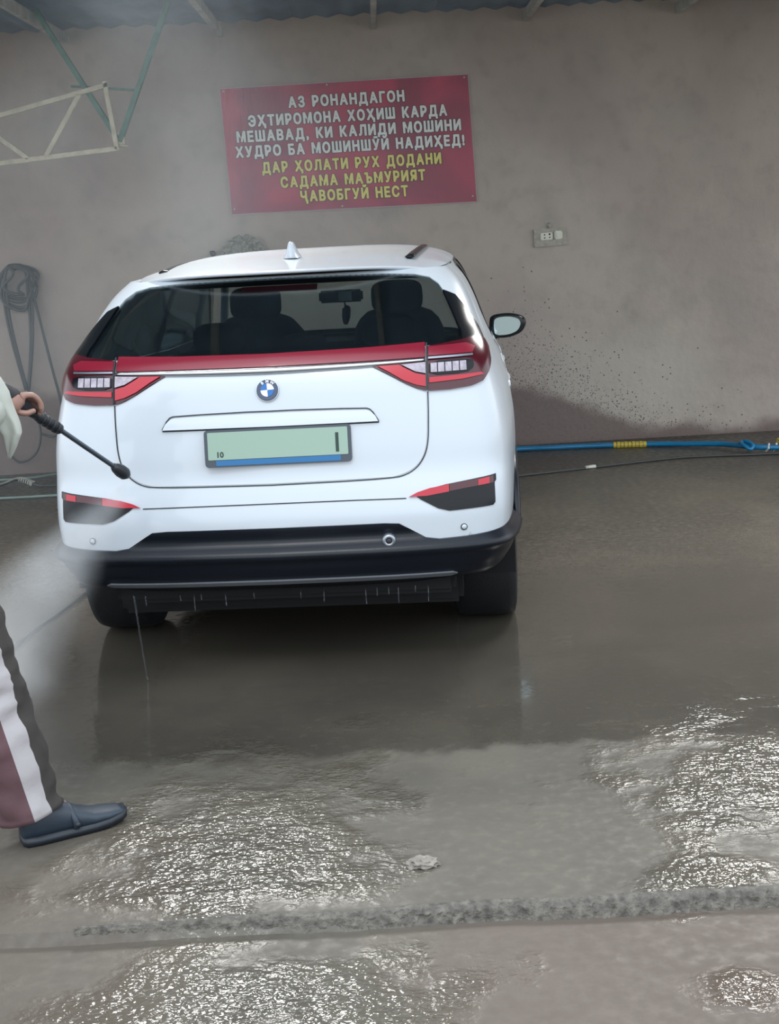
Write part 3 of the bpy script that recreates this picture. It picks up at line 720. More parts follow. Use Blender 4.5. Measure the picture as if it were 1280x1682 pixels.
# door mirrors
def mirror(sgn):
    mr = empty('door_mirror'); mr.parent = CAR; mr.location = (sgn*.84, 2.85, 1.03)
    tube('mirror_stalk', [(0, .02, -.03), (sgn*.05, 0, -.012), (sgn*.075, 0, .02)], [.028, .022, .024], M_gloss, mr, sm=4)
    bm = bmesh.new()
    out = rnd([(.018, -.03), (.12, -.03), (.19, -.005), (.217, .045), (.20, .085), (.12, .105), (.02, .095), (.012, .04)], 2)
    rings = []
    cx = sum(a for a, _ in out)/len(out); cz = sum(c for _, c in out)/len(out)
    for sc_, y in ((.86, -.052), (1, -.045), (1.03, -.01), (.97, .04), (.80, .075), (.45, .092)):
        rings.append([bm.verts.new((sgn*(cx+(a-cx)*sc_), y, cz+(c-cz)*sc_)) for a, c in out])
    for r0, r1 in zip(rings, rings[1:]):
        for k in range(len(out)): bm.faces.new((r0[k], r0[(k+1) % len(out)], r1[(k+1) % len(out)], r1[k]))
    bm.faces.new(rings[-1]); bm.faces.new(rings[0]); hs = from_bm('mirror_housing', bm, M_gloss, mr, True)
    v = [(sgn*(cx-.004+(a-cx)*.74), -.056, cz+(c-cz)*.76) for a, c in out]; v2 = [(a, -.05, c) for a, _, c in v]; n_ = len(out)
    g = mesh('mirror_glass', v+v2, [tuple(range(n_))]+[(k, (k+1) % n_, (k+1) % n_+n_, k+n_) for k in range(n_)], M_mirror, hs)
    cov = [(sgn*(cx+(a-cx)*1.02), .0, cz+(c-cz)*1.02) for a, c in out]
    return mr
mirror(1); mirror(-1)
# hood, windscreen, front fascia
vv, ff = [], []
for i in range(14):
    y = 3.42+(4.36-3.42)*i/13
    for k in range(21):
        u = -1+k/10; hw = np.interp(y, [3.42, 4.0, 4.36], [.79, .77, .60]); x = u*hw
        z = np.interp(y, [3.42, 3.9, 4.25, 4.36], [1.03, .98, .90, .83])+.02*(1-u*u)-.04*abs(u)**5
        vv.append((x, y-.10*abs(u)**3*(i/13), z))
for i in range(13):
    for k in range(20): ff.append((i*21+k, i*21+k+1, (i+1)*21+k+1, (i+1)*21+k))
n0 = len(vv); vv += [(a, c, d-.03) for a, c, d in vv]; ff += [tuple(q+n0 for q in f[::-1]) for f in ff]
mesh('bonnet', vv, ff, M_white, CAR, smooth=True)
def ws(u, v, o=0):   # v 0 bottom, 1 top
    hw = .74+(.60-.74)*v; y = 3.50+(2.86-3.50)*v - .16*u*u*(1-.4*v); z = 1.02+(1.483-1.02)*v
    return (u*hw, y+.05*math.sin(v*math.pi)+o, z+.02*math.sin(v*math.pi)+o*.5)
vv = [ws(-1+k/8, i/10) for i in range(11) for k in range(17)]; ff = [(i*17+k, i*17+k+1, (i+1)*17+k+1, (i+1)*17+k) for i in range(10) for k in range(16)]
mesh('windscreen', vv, ff, glassmat('windscreen_glass', (.93, .96, .95, 1), 1.2), CAR, smooth=True)
for sgn in (-1, 1): tube('front_pillar', [Vector(ws(sgn*1.01, v_)) + Vector((0, .01, 0)) for v_ in np.linspace(-.05, .95, 8)], .024, M_white, CAR)
# cabin
box('cabin_floor', (0, 2.1, .40), (1.5, 2.9, .06), M_interior, CAR)
box('dashboard', (0, 3.25, .90), (1.44, .42, .20), M_interior, CAR, bev=.05)
box('parcel_shelf', (0, .78, 1.08), (1.26, .55, .03), M_interior, CAR, bev=.01)
box('headlining', (0, 1.85, 1.44), (1.16, 2.0, .02), M_interior, CAR)
rs = box('rear_bench', (0, 1.32, .85), (1.28, .14, .56), M_seat, CAR, rot=Matrix.Rotation(-.12, 3, 'X'), bev=.05, smooth=False)
box('bench_cushion', (0, 1.62, .58), (1.28, .5, .16), M_seat, CAR, bev=.05)
def pad(name, c, s_, parent):
    bm = bmesh.new(); bmesh.ops.create_icosphere(bm, subdivisions=3, radius=1)
    for v in bm.verts: v.co = Vector([math.copysign(abs(q)**.55, q)*h/2+k for q, h, k in zip(v.co, s_, c)])
    return from_bm(name, bm, M_seat, parent, True)
for x in (-.38, 0, .38): pad('headrest', (x, 1.27, 1.19 if x else 1.15), (.24, .10, .14) if x else (.2, .08, .09), CAR)
for sgn in (-1, 1):
    fs = empty('front_seat'); fs.parent = CAR; fs.location = (sgn*.37, 2.35, 0)
    pad('seat_back', (0, 0, .89), (.50, .18, .68), fs)
    box('seat_cushion', (0, .25, .55), (.5, .5, .16), M_seat, fs, bev=.05)
    pad('headrest', (0, -.05, 1.285), (.27, .11, .17), fs)
    for q in (-.05, .05): tube('headrest_post', [(q, -.04, 1.15), (q, -.05, 1.24)], .007, M_satin, fs)
bm = bmesh.new(); tube_bm(bm, [(-.37+.18*math.cos(a), 2.95+.07*math.sin(a), .98+.17*math.sin(a)) for a in np.linspace(0, 2*math.pi, 25)], .014, 8, cap=False); from_bm('steering_wheel', bm, M_interior, CAR, True)
for sgn in (-1, 1):
    box('inner_side_panel', (sgn*.80, 2.0, .72), (.04, 2.6, .62), M_interior, CAR)
    box('inner_quarter', (sgn*.66, .80, .85), (.05, .5, .55), M_interior, CAR)
im = box('cabin_mirror', (.02, 2.93, 1.268), (.25, .03, .07), M_gloss, CAR, bev=.012)
box('mirror_face', (.045, 2.912, 1.268), (.075, .008, .055), mat('pale_reflection', srgb(190, 205, 210), .4), im)  # pale colour stands in for the bright reflection in the cabin mirror
tube('mirror_pendant', [(.04, 2.9, 1.24), (.045, 2.9, 1.215), (.05, 2.9, 1.20), (.045, 2.9, 1.15), (.04, 2.9, 1.11)], [.004, .006, .024, .024, .010], M_interior, CAR, sm=4)
box('tailgate_inner', (0, .24, .75), (1.2, .03, .62), M_interior, CAR, rot=Matrix.Rotation(-.06, 3, 'X'))
# rear wiper
p0, n0_ = onrear(.0, 1.225, .012)

# ================================================================== BANNER
tl, tr_, br_, bl_ = [wall_pt(x, z, .02) for x, z in ((-1.019, 2.631), (.710, 2.643), (.740, 1.777), (-1.0, 1.779))]
BAN = empty('wall_banner', wall_pt(-.145, 2.207, .0), WA); tag(BAN, 'crimson banner with white and yellow Cyrillic capitals fixed to the wall', 'banner')
inv = Matrix.Translation(BAN.location) @ Matrix.Rotation(WA, 4, 'Z'); inv = inv.inverted()
m = bpy.data.materials.new('crimson_vinyl'); m.use_nodes = True; t = m.node_tree; b = t.nodes['Principled BSDF']
geo = N(t, 'ShaderNodeNewGeometry'); nz_ = noise_n(t, 1.7, 2., dist=.8)
c0 = mixc(t, ramp(t, nz_, .35, .65), srgb(150, 52, 76), srgb(196, 62, 90)); L(t, c0, b.inputs['Base Color']); b.inputs['Roughness'].default_value = .38
wv = N(t, 'ShaderNodeTexNoise', i_Scale=5., i_Detail=3.); mp2 = N(t, 'ShaderNodeMapping'); mp2.inputs['Rotation'].default_value = (0, .5, 0); mp2.inputs['Scale'].default_value = (3., 1, .5)
L(t, geo.outputs['Position'], mp2.inputs[0]); L(t, mp2.outputs[0], wv.inputs['Vector'])
sep = N(t, 'ShaderNodeSeparateXYZ'); L(t, geo.outputs['Position'], sep.inputs[0])
msk = math_n(t, 'MULTIPLY', ramp(t, sep.outputs[0], -1.0, -.2, 1, .05), ramp(t, sep.outputs[2], 1.9, 2.5, .1, 1))
bp = N(t, 'ShaderNodeBump', i_Strength=1., i_Distance=.03); L(t, math_n(t, 'MULTIPLY', wv.outputs['Fac'], msk), bp.inputs['Height']); L(t, bp.outputs[0], b.inputs['Normal'])
M_ban = m
c4 = [inv @ q for q in (tl, tr_, br_, bl_)]
def bpt(u, v):
    a = c4[0].lerp(c4[1], u); d = c4[3].lerp(c4[2], u); q = a.lerp(d, v)
    q.y -= .006*math.sin(u*9+v*3)*math.sin(u*math.pi)*math.sin(v*math.pi); return q
vv = [bpt(i/40, j/20) for j in range(21) for i in range(41)]; ff = [(j*41+i, (j+1)*41+i, (j+1)*41+i+1, j*41+i+1) for j in range(20) for i in range(40)]
n0 = len(vv); vv += [q+Vector((0, .006, 0)) for q in vv]; ff += [tuple(k+n0 for k in f[::-1]) for f in ff]
mesh('banner_sheet', vv, ff, M_ban, BAN, smooth=True)
per = [bpt(0, 0), bpt(1, 0), bpt(1, 1), bpt(0, 1)]
for i in range(4): bar('frame_edge', per[i]+Vector((0, .008, 0)), per[(i+1) % 4]+Vector((0, .008, 0)), .012, M_edge, BAN)
LINES = ['АЗ РОНАНДАГОН', 'ЭҲТИРОМОНА ХОҲИШ КАРДА', 'МЕШАВАД, КИ КАЛИДИ МОШИНИ', 'ХУДРО БА МОШИНШӮЙ НАДИҲЕД!', 'ДАР ҲОЛАТИ РУХ ДОДАНИ', 'САДАМА МАЪМУРИЯТ', 'ҶАВОБГУЙ НЕСТ']
WID = [.465, .80, .905, .925, .725, .585, .435]
ROWV = [.135, .265, .385, .505, .64, .765, .885]
GL = {}
def glyph(ch):
    if ch not in GL:
        c = bpy.data.curves.new('g', 'FONT'); c.body = {'Э': 'Є', 'Ъ': 'Т'}.get(ch, ch); c.size = .118; c.resolution_u = 2
        o = bpy.data.objects.new('g', c); COL.objects.link(o); dg = bpy.context.evaluated_depsgraph_get(); dg.update()
        me = bpy.data.meshes.new_from_object(o.evaluated_get(dg)); bpy.data.objects.remove(o)
        v = np.array([q.co[:] for q in me.vertices]); f = [tuple(p.vertices) for p in me.polygons]
        x0 = v[:, 0].min(); v[:, 0] -= x0
        if ch == 'Э': v[:, 0] = v[:, 0].max()-v[:, 0]
        if ch == 'Ъ':
            qs = [(.0, .074, .030, .085), (.019, 0, .030, .085), (.030, 0, .048, .011), (.030, .040, .048, .051)]; vl = []; f = []
            for x_, y_, x1_, y1_ in qs:
                n_ = len(vl); vl += [(x_, y_, 0), (x1_, y_, 0), (x1_, y1_, 0), (x_, y1_, 0)]; f.append((n_, n_+1, n_+2, n_+3))
            n_ = len(vl)
            for k_ in range(13):
                a_ = math.radians(-90+15*k_); vl += [(.048+.0145*math.cos(a_), .0255+.0145*math.sin(a_), 0), (.048+.0255*math.cos(a_), .0255+.0255*math.sin(a_), 0)]
            f += [(n_+2*k_, n_+2*k_+1, n_+2*k_+3, n_+2*k_+2) for k_ in range(12)]; v = np.array(vl)
        GL[ch] = (v, f, v[:, 0].max())
    return GL[ch]
def bold(v, f, r, n, z):
    V, Fc = [v+np.array([0, 0, z])], list(f)
    for k in range(n):
        a = 2*math.pi*k/n; b0 = len(V)*len(v); V.append(v+np.array([r*math.cos(a), r*.8*math.sin(a), z+.00005*(k+1)])); Fc += [tuple(q+b0 for q in p) for p in f]
    return np.concatenate(V), Fc
for s_, wd, v in zip(LINES, WID, ROWV):
    gap, spc = .031, .060; xx = 0; pos = []
    for ch in s_:
        if ch == ' ': xx += spc; continue
        pos.append((ch, xx)); xx += glyph(ch)[2]+gap
    w0 = xx-gap; k = wd*1.735/w0
    for ch, x0 in pos:
        gv, gf, gw = glyph(ch); par = BAN
        for layer, (mm, r, yo) in enumerate(((M_banw if v < .6 else M_bany, .0072, .011), (M_banb, .0135, .008))):
            V, Fc = bold(gv, gf, r, 10, 0); out = []
            for q in V:
                u = .503+((q[0]+x0-w0/2)*k)/1.735; vv_ = v-(q[1]*.82-.035)/.862
                P = bpt(min(max(u, 0), 1), min(max(vv_, 0), 1)); out.append((P.x, P.y-yo-q[2]+.004, P.z))
            o = mesh('letter' if layer == 0 else 'letter_outline', out, Fc, mm, par)
            if layer == 0: par = o
for u, v in ((.012, .02), (.43, .015), (.985, .02), (.985, .955), (.45, .98), (.012, .96)):
    P = bpt(u, v); lathe('banner_nail', [(.006, -.004), (.006, .006), (.001, .007)], Matrix.Translation((P.x, P.y-.002, P.z)) @ Matrix.Rotation(math.pi/2, 4, 'X'), M_cord, BAN, 10)

# ================================================================== SOCKET PANEL
SK = empty('socket_panel', wall_pt(1.256, 1.50, 0), WA-.0); SK.rotation_euler = (0, math.radians(-1.5), WA)
tag(SK, 'grey wall panel with a double socket and a white switch', 'socket')
rb = Matrix.Rotation(math.pi/2, 4, 'X')
bm = bmesh.new(); box_bm(bm, (0, -.010, 0), (.236, .02, .128), bev=.004); from_bm('back_plate', bm, M_sock, SK)
box('socket_box', (-.028, -.030, .008), (.088, .028, .050), M_sockw, SK, bev=.005)
box('switch_box', (.058, -.031, .011), (.058, .030, .058), M_sockw, SK, bev=.007)
box('switch_rocker', (.058, -.048, .011), (.030, .010, .036), M_sockw, SK, bev=.003)
for x, z, r in ((-.042, .020, .005), (-.042, -.002, .005), (-.006, .022, .007), (-.006, .0, .005)):
    lathe('socket_hole', [(r, -.002), (r, .002), (.001, .002)], Matrix.Translation((x, -.0445, z)) @ rb, M_gap, SK, 10)
tube('conduit_stub', [(.0, -.008, .06), (.0, -.008, .082), (.004, -.006, .10)], .013, M_sock, SK)
lathe('screw', [(.006, -.002), (.006, .003), (.001, .003)], Matrix.Translation((-.103, -.021, .042)) @ rb, M_cord, SK, 8)

# ================================================================== BROKEN PLASTER LUMP + STUB on the wall behind the roof
def lump(name, c, r, m, label, cat, seed, sub=4, amp=.35, parent=None):
    bm = bmesh.new(); bmesh.ops.create_icosphere(bm, subdivisions=sub, radius=1)
    for v in bm.verts:
        d = v.co.normalized(); k = 1+amp*noise.fractal(d*2.2+Vector((seed, 0, 0)), 1.0, 2.0, 5)
        v.co = Vector((d.x*r[0]*k, d.y*r[1]*k, d.z*r[2]*k))
    o = from_bm(name, bm, m, parent); o.location = c
    if label: tag(o, label, cat)
    return o
pl = empty('plaster_mound', wall_pt(-.935, 1.53, .0)); tag(pl, 'crumbling grey plaster lump on the wall above the car roof', 'plaster')
lump('plaster_crumb', (0, -.03, -.02), (.125, .05, .085), M_plaster, None, None, 1, 5, .5, pl)
for i, (x, z, r) in enumerate(((-.085, .045, .024), (-.035, .075, .026), (.03, .085, .02), (.075, .045, .035), (.105, .005, .035), (-.11, .0, .02), (0, .035, .03), (.05, .065, .018))):
    lump('plaster_crumb', (x, -.055, z), (r*1.2, r, r), M_plaster, None, None, 10+i, 3, .45, pl)
st = tube('pipe_stub', [wall_pt(-1.157, 1.51, .0)+Vector((0, .0, 0)), wall_pt(-1.157, 1.512, .05), wall_pt(-1.157, 1.53, .06)], .018, M_hose, seg=10, sm=3)
tag(st, 'short dark pipe stub poking from the wall left of the plaster lump', 'pipe')

# ================================================================== STEEL BRACES AND TRUSS (upper left)
yb = 8.6
tr1 = empty('roof_truss', (-1.9, yb, 2.2)); tag(tr1, 'pale beige lattice steel truss end jutting in at upper left', 'truss')
def tb(a, b_, w_=.028, nm='truss_bar', m_=None): 
    la = Vector((a[0]+1.9, 0, a[1]-2.2)); lb = Vector((b_[0]+1.9, 0, b_[1]-2.2)); return bar(nm, la, lb, w_, m_ or M_beige, tr1)
tb((-3.75, 2.11), (-1.585, 2.578), nm='top_chord'); tb((-3.75, 2.045), (-1.56, 2.198), nm='bottom_chord')
tb((-1.602, 2.60), (-1.563, 2.19), nm='end_post')
tb((-2.40, 2.395), (-2.115, 2.165)); tb((-1.764, 2.53), (-2.005, 2.175)); tb((-2.46, 2.38), (-2.75, 2.12)); tb((-3.1, 2.24), (-2.85, 2.115))
gb = empty('brace_post', (-1.55, yb+.04, 2.24)); tag(gb, 'pair of green steel braces meeting in a V below the roof', 'brace')
bar('brace_bar', (-.44, .0, .80), (-.012, 0, .02), .045, M_green, gb, .03); bar('brace_bar', (.37, .0, .80), (.0, 0, .0), .045, M_green, gb, .03)
bar('cross_tie', (-.27, .0, .345), (.14, .0, .30), .014, M_green, gb)
box('joint_plate', (0, .0, .01), (.06, .02, .09), M_beige, gb, bev=.003); tube('joint_bolt', [(-.02, -.02, -.02), (.05, -.02, -.03)], .008, M_beige, gb)

# ================================================================== HOSES
def hose(name, pts, r, m, label, cat='hose', sm=8, seg=8):
    o = tube(name, pts, r, m, seg=seg, sm=sm); tag(o, label, cat); return o
co = empty('coiled_hose', wall_pt(-2.55, 1.40, .05)); tag(co, 'coil of dark hose hanging on a wall hook at far left', 'hose')
for k, (rx_, rz_, dz_, dy) in enumerate(((.135, .15, -.04, 0), (.125, .13, -.02, -.02), (.11, .16, -.05, -.035), (.13, .12, -.01, .012), (.06, .10, .0, -.045))):
    tube('hose_loop', [(rx_*math.cos(a)+.01*k*math.sin(3*a), dy+.006*math.sin(2*a), dz_+rz_*math.sin(a)) for a in np.linspace(0, 2*math.pi, 33)], .011, M_hose, co)
for k, (x0, x1, z1) in enumerate(((-.10, -.02, -.78), (-.08, -.01, -.78), (.07, .0, -.76), (.09, .0, -.78))):
    tube('hose_strand', [(x0, -.02, .06), (x0-.002, -.022, -.2), (x0*.7+x1*.3, -.02, -.45), (x1, -.02, z1)], .011, M_hose, co, sm=6)
tube('hose_strand', [(.09, -.01, .0), (.12, -.015, -.2), (.17, -.015, -.55), (.215, -.015, -.84), (.22, -.015, -1.0), (.15, -.015, -1.12), (.05, -.015, -1.10)], .010, M_hose, co, sm=6)
tube('hose_strand', [(-.01, -.02, -.76), (.03, -.02, -.9), (.05, -.02, -1.1), (.0, -.02, -1.24), (-.12, -.02, -1.3), (-.2, -.02, -1.22)], .009, M_hose, co, sm=6)
lathe('wall_hook', [(.012, -.005), (.012, .075), (.02, .077), (.001, .085)], Matrix.Translation((0, .035, .09)) @ rb, M_rim, co, 10)
bh = hose('blue_hose', [(.30, 9.45, .02), (.957, 9.526, .02), (1.162, 9.512, .02), (1.43, 9.50, .02), (1.857, 9.44, .02), (2.075, 9.36, .022), (2.328, 9.23, .03), (2.44, 9.09, .035), (2.55, 8.98, .035), (2.80, 8.93, .03), (3.3, 8.95, .022)], .019, M_bhose, 'blue hose lying along the floor at the foot of the wall')
yt = [Vector((1.62+k*.012, 9.478-.0015*k, .02)) for k in range(24)]
bm = bmesh.new()
for k in range(9):
    c = Vector((1.64+k*.026, 9.472-.004*k, .02)); tube_bm(bm, [c+Vector((-.011, 0, 0)), c+Vector((.011, -.002, 0))], .0225+.002*(k % 2), 10)
from_bm('tape_wrap', bm, M_yel, bh)
bm = bmesh.new()
for k in range(12): c = Vector((2.60+k*.05, 8.965-.002*k, .032)); tube_bm(bm, [c+Vector((-.02, 0, -.024)), c+Vector((-.01, -.026, 0)), c+Vector((0, 0, .026)), c+Vector((.01, .026, 0)), c+Vector((.02, 0, -.02))], .007, 6)
from_bm('wound_tie', bm, M_cord, bh)
bm = bmesh.new(); tube_bm(bm, catmull([(2.42, 9.12, .03), (2.46, 9.06, .07), (2.5, 9.0, .05), (2.47, 8.96, .03), (2.43, 9.0, .06), (2.46, 9.1, .06), (2.52, 9.12, .03)], 6), .013, 8); from_bm('hose_knot', bm, M_bhose, bh, True)
dc = hose('dark_cable', [(.5, 8.47, .008), (.868, 8.571, .008), (1.344, 8.717, .008), (1.907, 8.892, .008), (2.2, 8.90, .008), (2.42, 8.87, .009), (2.6, 8.86, .009), (2.9, 8.83, .009), (3.4, 8.80, .008)], .0085, M_hose, 'thin dark cable lying in front of the blue hose', 'cable')
tube('white_tag', [(1.31, 8.708, .012), (1.38, 8.73, .012)], .012, M_cord, dc)
bw = lump('yellow_tape_ball', (2.76, 9.16, .035), (.05, .04, .035), M_yel, 'small crumpled ball of yellow tape by the blue hose', 'tape', 3, 3, .4)
hose('green_hose', [(-3.4, 9.36, .014), (-2.77, 9.43, .014), (-2.52, 9.47, .014), (-2.34, 9.6, .014), (-2.1, 9.66, .014), (-1.6, 9.66, .014)], .009, M_ghose, 'pale green hose nearest the wall at lower left')
hose('green_hose', [(-3.3, 8.74, .014), (-2.58, 8.728, .014), (-2.33, 8.723, .014), (-2.13, 8.729, .014), (-1.6, 8.74, .014)], .009, M_ghose, 'pale green hose lying further from the wall at lower left')
bm = bmesh.new(); tube_bm(bm, catmull([(-3.3, 9.1, .02), (-2.85, 9.12, .02), (-2.68, 9.12, .03), (-2.60, 9.3, .035), (-2.46, 9.17, .02), (-2.38, 9.08, .02), (-2.2, 9.08, .02)], 8), .010, 8)
co2 = from_bm('twisted_cord', bm, M_hose, None, True); tag(co2, 'grey cord wound with white twine between the two green hoses', 'cord')
bm = bmesh.new()
pth = catmull([(-3.3, 9.1, .02), (-2.85, 9.12, .02), (-2.68, 9.12, .03), (-2.60, 9.3, .035), (-2.46, 9.17, .02)], 16)
for k in range(0, len(pth)-1, 2):
    c = pth[k]; tube_bm(bm, [c+Vector((-.012, 0, -.012)), c+Vector((0, -.016, .012)), c+Vector((.014, .01, .012))], .006, 5)
tag(from_bm('white_twine', bm, M_cord, co2), kind='stuff')

# ================================================================== CEMENT LUMP ON FLOOR, DRIPS
lump('cement_lump', (.034, 3.25, .006), (.038, .026, .013), M_stone, 'small rough cement lump on the floor near the slab edge', 'stone', 7, 4, .5)
def car2w(x, y, z): return Vector((-.423+x*math.cos(PSI)+y*math.sin(PSI), 4.76-x*math.sin(PSI)+y*math.cos(PSI), z))
c_ = car2w(-.56, .07, .34)
o = tube('water_trickle', [c_, c_+Vector((.006, 0, -.1)), c_+Vector((.012, 0, -.2)), c_+Vector((.022, 0, -.337))], [.004, .0035, .003, .003], M_water, sm=6); tag(o, 'thin trickle of water falling from the bumper at left', 'water', 'water trickles under the bumper')
for k in range(14):
    x = random.uniform(-.6, .65); l = random.uniform(.02, .07); a = car2w(x, .075, .335)
    o = tube('water_drip', [a, a-Vector((0, 0, l*.6)), a-Vector((0, 0, l))], [.003, .002, .003], M_water, seg=6); tag(o, 'short water drip hanging under the rear bumper', 'water', 'drips along the bumper edge')
    o.parent = None

# ================================================================== PERSON with the lance (mostly beyond the left edge of the frame)
PR = empty('person', (-1.4, 3.75, 0)); tag(PR, 'person at left edge in white-striped maroon trousers and white sleeve holding a lance', 'person')
PR.location = (0, 0, 0)
V = [(-1.40, 3.78, .93), (-1.40, 3.79, 1.08), (-1.39, 3.81, 1.24), (-1.385, 3.83, 1.36), (-1.365, 3.84, 1.46), (-1.335, 3.86, 1.53),  # spine, neck 0-5
     (-1.345, 3.72, .88), (-1.175, 3.62, .50), (-1.075, 3.525, .10), (-.95, 3.585, .05),      # right leg 6-9
     (-1.475, 3.86, .88), (-1.60, 3.92, .50), (-1.72, 3.93, .10), (-1.60, 3.99, .05),         # left leg 10-13
     (-1.295, 3.68, 1.375), (-1.215, 3.83, 1.14), (-1.175, 4.10, 1.165),                        # right arm 14-16
     (-1.475, 3.985, 1.375), (-1.54, 4.10, 1.13), (-1.33, 4.10, 1.19)]                            # left arm 17-19
Ed = [(0, 1), (1, 2), (2, 3), (3, 4), (4, 5), (0, 6), (6, 7), (7, 8), (8, 9), (0, 10), (10, 11), (11, 12), (12, 13), (3, 14), (14, 15), (15, 16), (3, 17), (17, 18), (18, 19)]
Rd = [.12, .11, .11, .085, .055, .055, .085, .058, .042, .036, .085, .058, .042, .036, .055, .042, .027, .055, .042, .027]
# head joins the neck; hands join the wrists (fingers as chains of their own vertices in the same body)
V += [(-1.305, 3.875, 1.62), (-1.30, 3.88, 1.70)]; Ed += [(5, 20), (20, 21)]; Rd += [(.078, .078), (.066, .070)]
def hand(wi, palm, fingers, thumb):
    n = len(V); V.append(palm); Rd.append((.020, .030)); Ed.append((wi, n))
    for ch in fingers+[thumb]:
        p = n
        for k, q in enumerate(ch):
            V.append(q); Rd.append((.0105, .010, .0085, .0075)[min(k, 3)]); Ed.append((p, len(V)-1)); p = len(V)-1
hand(16, (-1.145, 4.155, 1.172),
     [[(-1.115, 4.165, 1.192), (-1.092, 4.18, 1.188), (-1.078, 4.195, 1.166), (-1.078, 4.20, 1.135)],
      [(-1.120, 4.19, 1.190), (-1.092, 4.21, 1.180), (-1.079, 4.222, 1.150), (-1.086, 4.222, 1.124)],
      [(-1.128, 4.21, 1.180), (-1.102, 4.235, 1.168), (-1.089, 4.245, 1.140), (-1.098, 4.24, 1.115)],
      [(-1.138, 4.22, 1.168), (-1.116, 4.25, 1.155), (-1.104, 4.26, 1.132), (-1.113, 4.25, 1.112)]],
     [(-1.140, 4.15, 1.142), (-1.112, 4.158, 1.134), (-1.086, 4.172, 1.143)])
hand(19, (-1.295, 4.11, 1.205),
     [[(-1.27, 4.12, 1.225), (-1.245, 4.14, 1.222), (-1.235, 4.15, 1.198), (-1.243, 4.145, 1.178)],
      [(-1.272, 4.14, 1.218), (-1.250, 4.165, 1.212), (-1.241, 4.172, 1.188), (-1.25, 4.165, 1.168)],
      [(-1.28, 4.155, 1.208), (-1.262, 4.182, 1.198), (-1.254, 4.187, 1.174), (-1.262, 4.178, 1.157)],
      [(-1.288, 4.165, 1.198), (-1.274, 4.19, 1.186), (-1.268, 4.193, 1.164), (-1.275, 4.183, 1.150)]],
     [(-1.285, 4.105, 1.178), (-1.262, 4.12, 1.168), (-1.243, 4.135, 1.175)])
bodyp = skin('body', V, Ed, Rd, M_skin, PR, sub=2)
# face details on the head
hd_ = Vector((-1.30, 3.878, 1.655)); fd = Vector((.87, .49, 0)); sdv = Vector((.49, -.87, 0))
def ell(name, c, r, m, par=PR, R=None, sub=3):
    bm = bmesh.new(); bmesh.ops.create_icosphere(bm, subdivisions=sub, radius=1)
    M = Matrix((( *fd, 0), (*sdv, 0), (0, 0, 1, 0), (0, 0, 0, 1))).transposed()
    bmesh.ops.transform(bm, matrix=Matrix.Translation(c) @ M @ Matrix.Diagonal((*r, 1)), verts=bm.verts)
    return from_bm(name, bm, m, par, True)
ell('face', hd_+fd*.012+Vector((0, 0, -.012)), (.090, .076, .112), M_skin)
ell('hair', hd_-fd*.018+Vector((0, 0, .036)), (.094, .084, .090), M_hair)
ell('nose', hd_+fd*.102+Vector((0, 0, -.02)), (.018, .013, .022), M_skin)
ell('mouth', hd_+fd*.094+Vector((0, 0, -.062)), (.008, .024, .007), mat('lips', srgb(140, 84, 78), .5))
for q in (-1, 1):
    ell('eye', hd_+fd*.088+sdv*q*.032+Vector((0, 0, .008)), (.010, .014, .009), M_emw)
    ell('iris', hd_+fd*.096+sdv*q*.032+Vector((0, 0, .008)), (.003, .006, .006), M_hair)
    ell('ear', hd_+sdv*q*.084+Vector((0, 0, -.01)), (.018, .010, .032), M_skin)
# trousers
TV = [(-1.40, 3.78, .97), (-1.345, 3.72, .88), (-1.26, 3.67, .70), (-1.182, 3.625, .50), (-1.125, 3.57, .32), (-1.072, 3.525, .135),
      (-1.475, 3.86, .88), (-1.54, 3.89, .70), (-1.60, 3.92, .50), (-1.66, 3.925, .30), (-1.72, 3.93, .13)]
TE = [(0, 1), (1, 2), (2, 3), (3, 4), (4, 5), (0, 6), (6, 7), (7, 8), (8, 9), (9, 10)]
TR = [.15, .100, .088, .078, .070, .060, .118, .108, .098, .088, .078]
skin('trousers', [TV[0]]+[(-1.345, 3.72, .88), (-1.26, 3.67, .70), (-1.182, 3.625, .50), (-1.125, 3.57, .32), (-1.072, 3.525, .135)], [(k, k+1) for k in range(5)], [.135, .112, .095, .080, .072, .062], M_trous, PR, sub=2)
skin('trousers', [(-1.41, 3.80, .97)]+TV[6:], [(k, k+1) for k in range(5)], [.135, .118, .105, .095, .085, .078], M_trous, PR, sub=2)
leg = [Vector(q) for q in ((-1.345, 3.72, .88), (-1.26, 3.67, .70), (-1.182, 3.625, .50), (-1.122, 3.57, .32), (-1.056, 3.525, .085))]
rr = [.128, .112, .102, .092, .088]
cen = catmull(leg, 14); rad_ = np.interp(np.linspace(0, 4, len(cen)), range(5), rr)
def strip(name, d0, d1, m):
    vv, ff = [], []; na = (d1-d0)//4+1
    for i, (c, r) in enumerate(zip(cen, rad_)):
        for k in range(na):
            a = math.radians(d0+4*k)
            rr_ = r+.016*noise.noise((i*.33, math.cos(a)*.9+3, math.sin(a)*.9))+.006*noise.noise((i*.9, math.cos(a)*2, math.sin(a)*2+7))
            vv.append(c+Vector((math.cos(a), math.sin(a), .25*math.cos(a)))*rr_)
    n0 = len(vv); vv += [v-(v-cen[i//na])*.10 for i, v in enumerate(vv)]
    for i in range(len(cen)-1):
        for k in range(na-1):
            q = (i*na+k, i*na+k+1, (i+1)*na+k+1, (i+1)*na+k); ff.append(q); ff.append(tuple(x+n0 for x in q[::-1]))
    e0 = (len(cen)-1)*na
    for k in range(na-1): ff.append((e0+k, e0+k+1, e0+k+1+n0, e0+k+n0))
    return mesh(name, vv, ff, m, PR, smooth=True)
strip('trouser_leg_panel', -216, -68, M_trous)
strip('white_side_stripe', -68, -32, M_stripe)
strip('dark_front_panel', -32, 144, M_trousd)
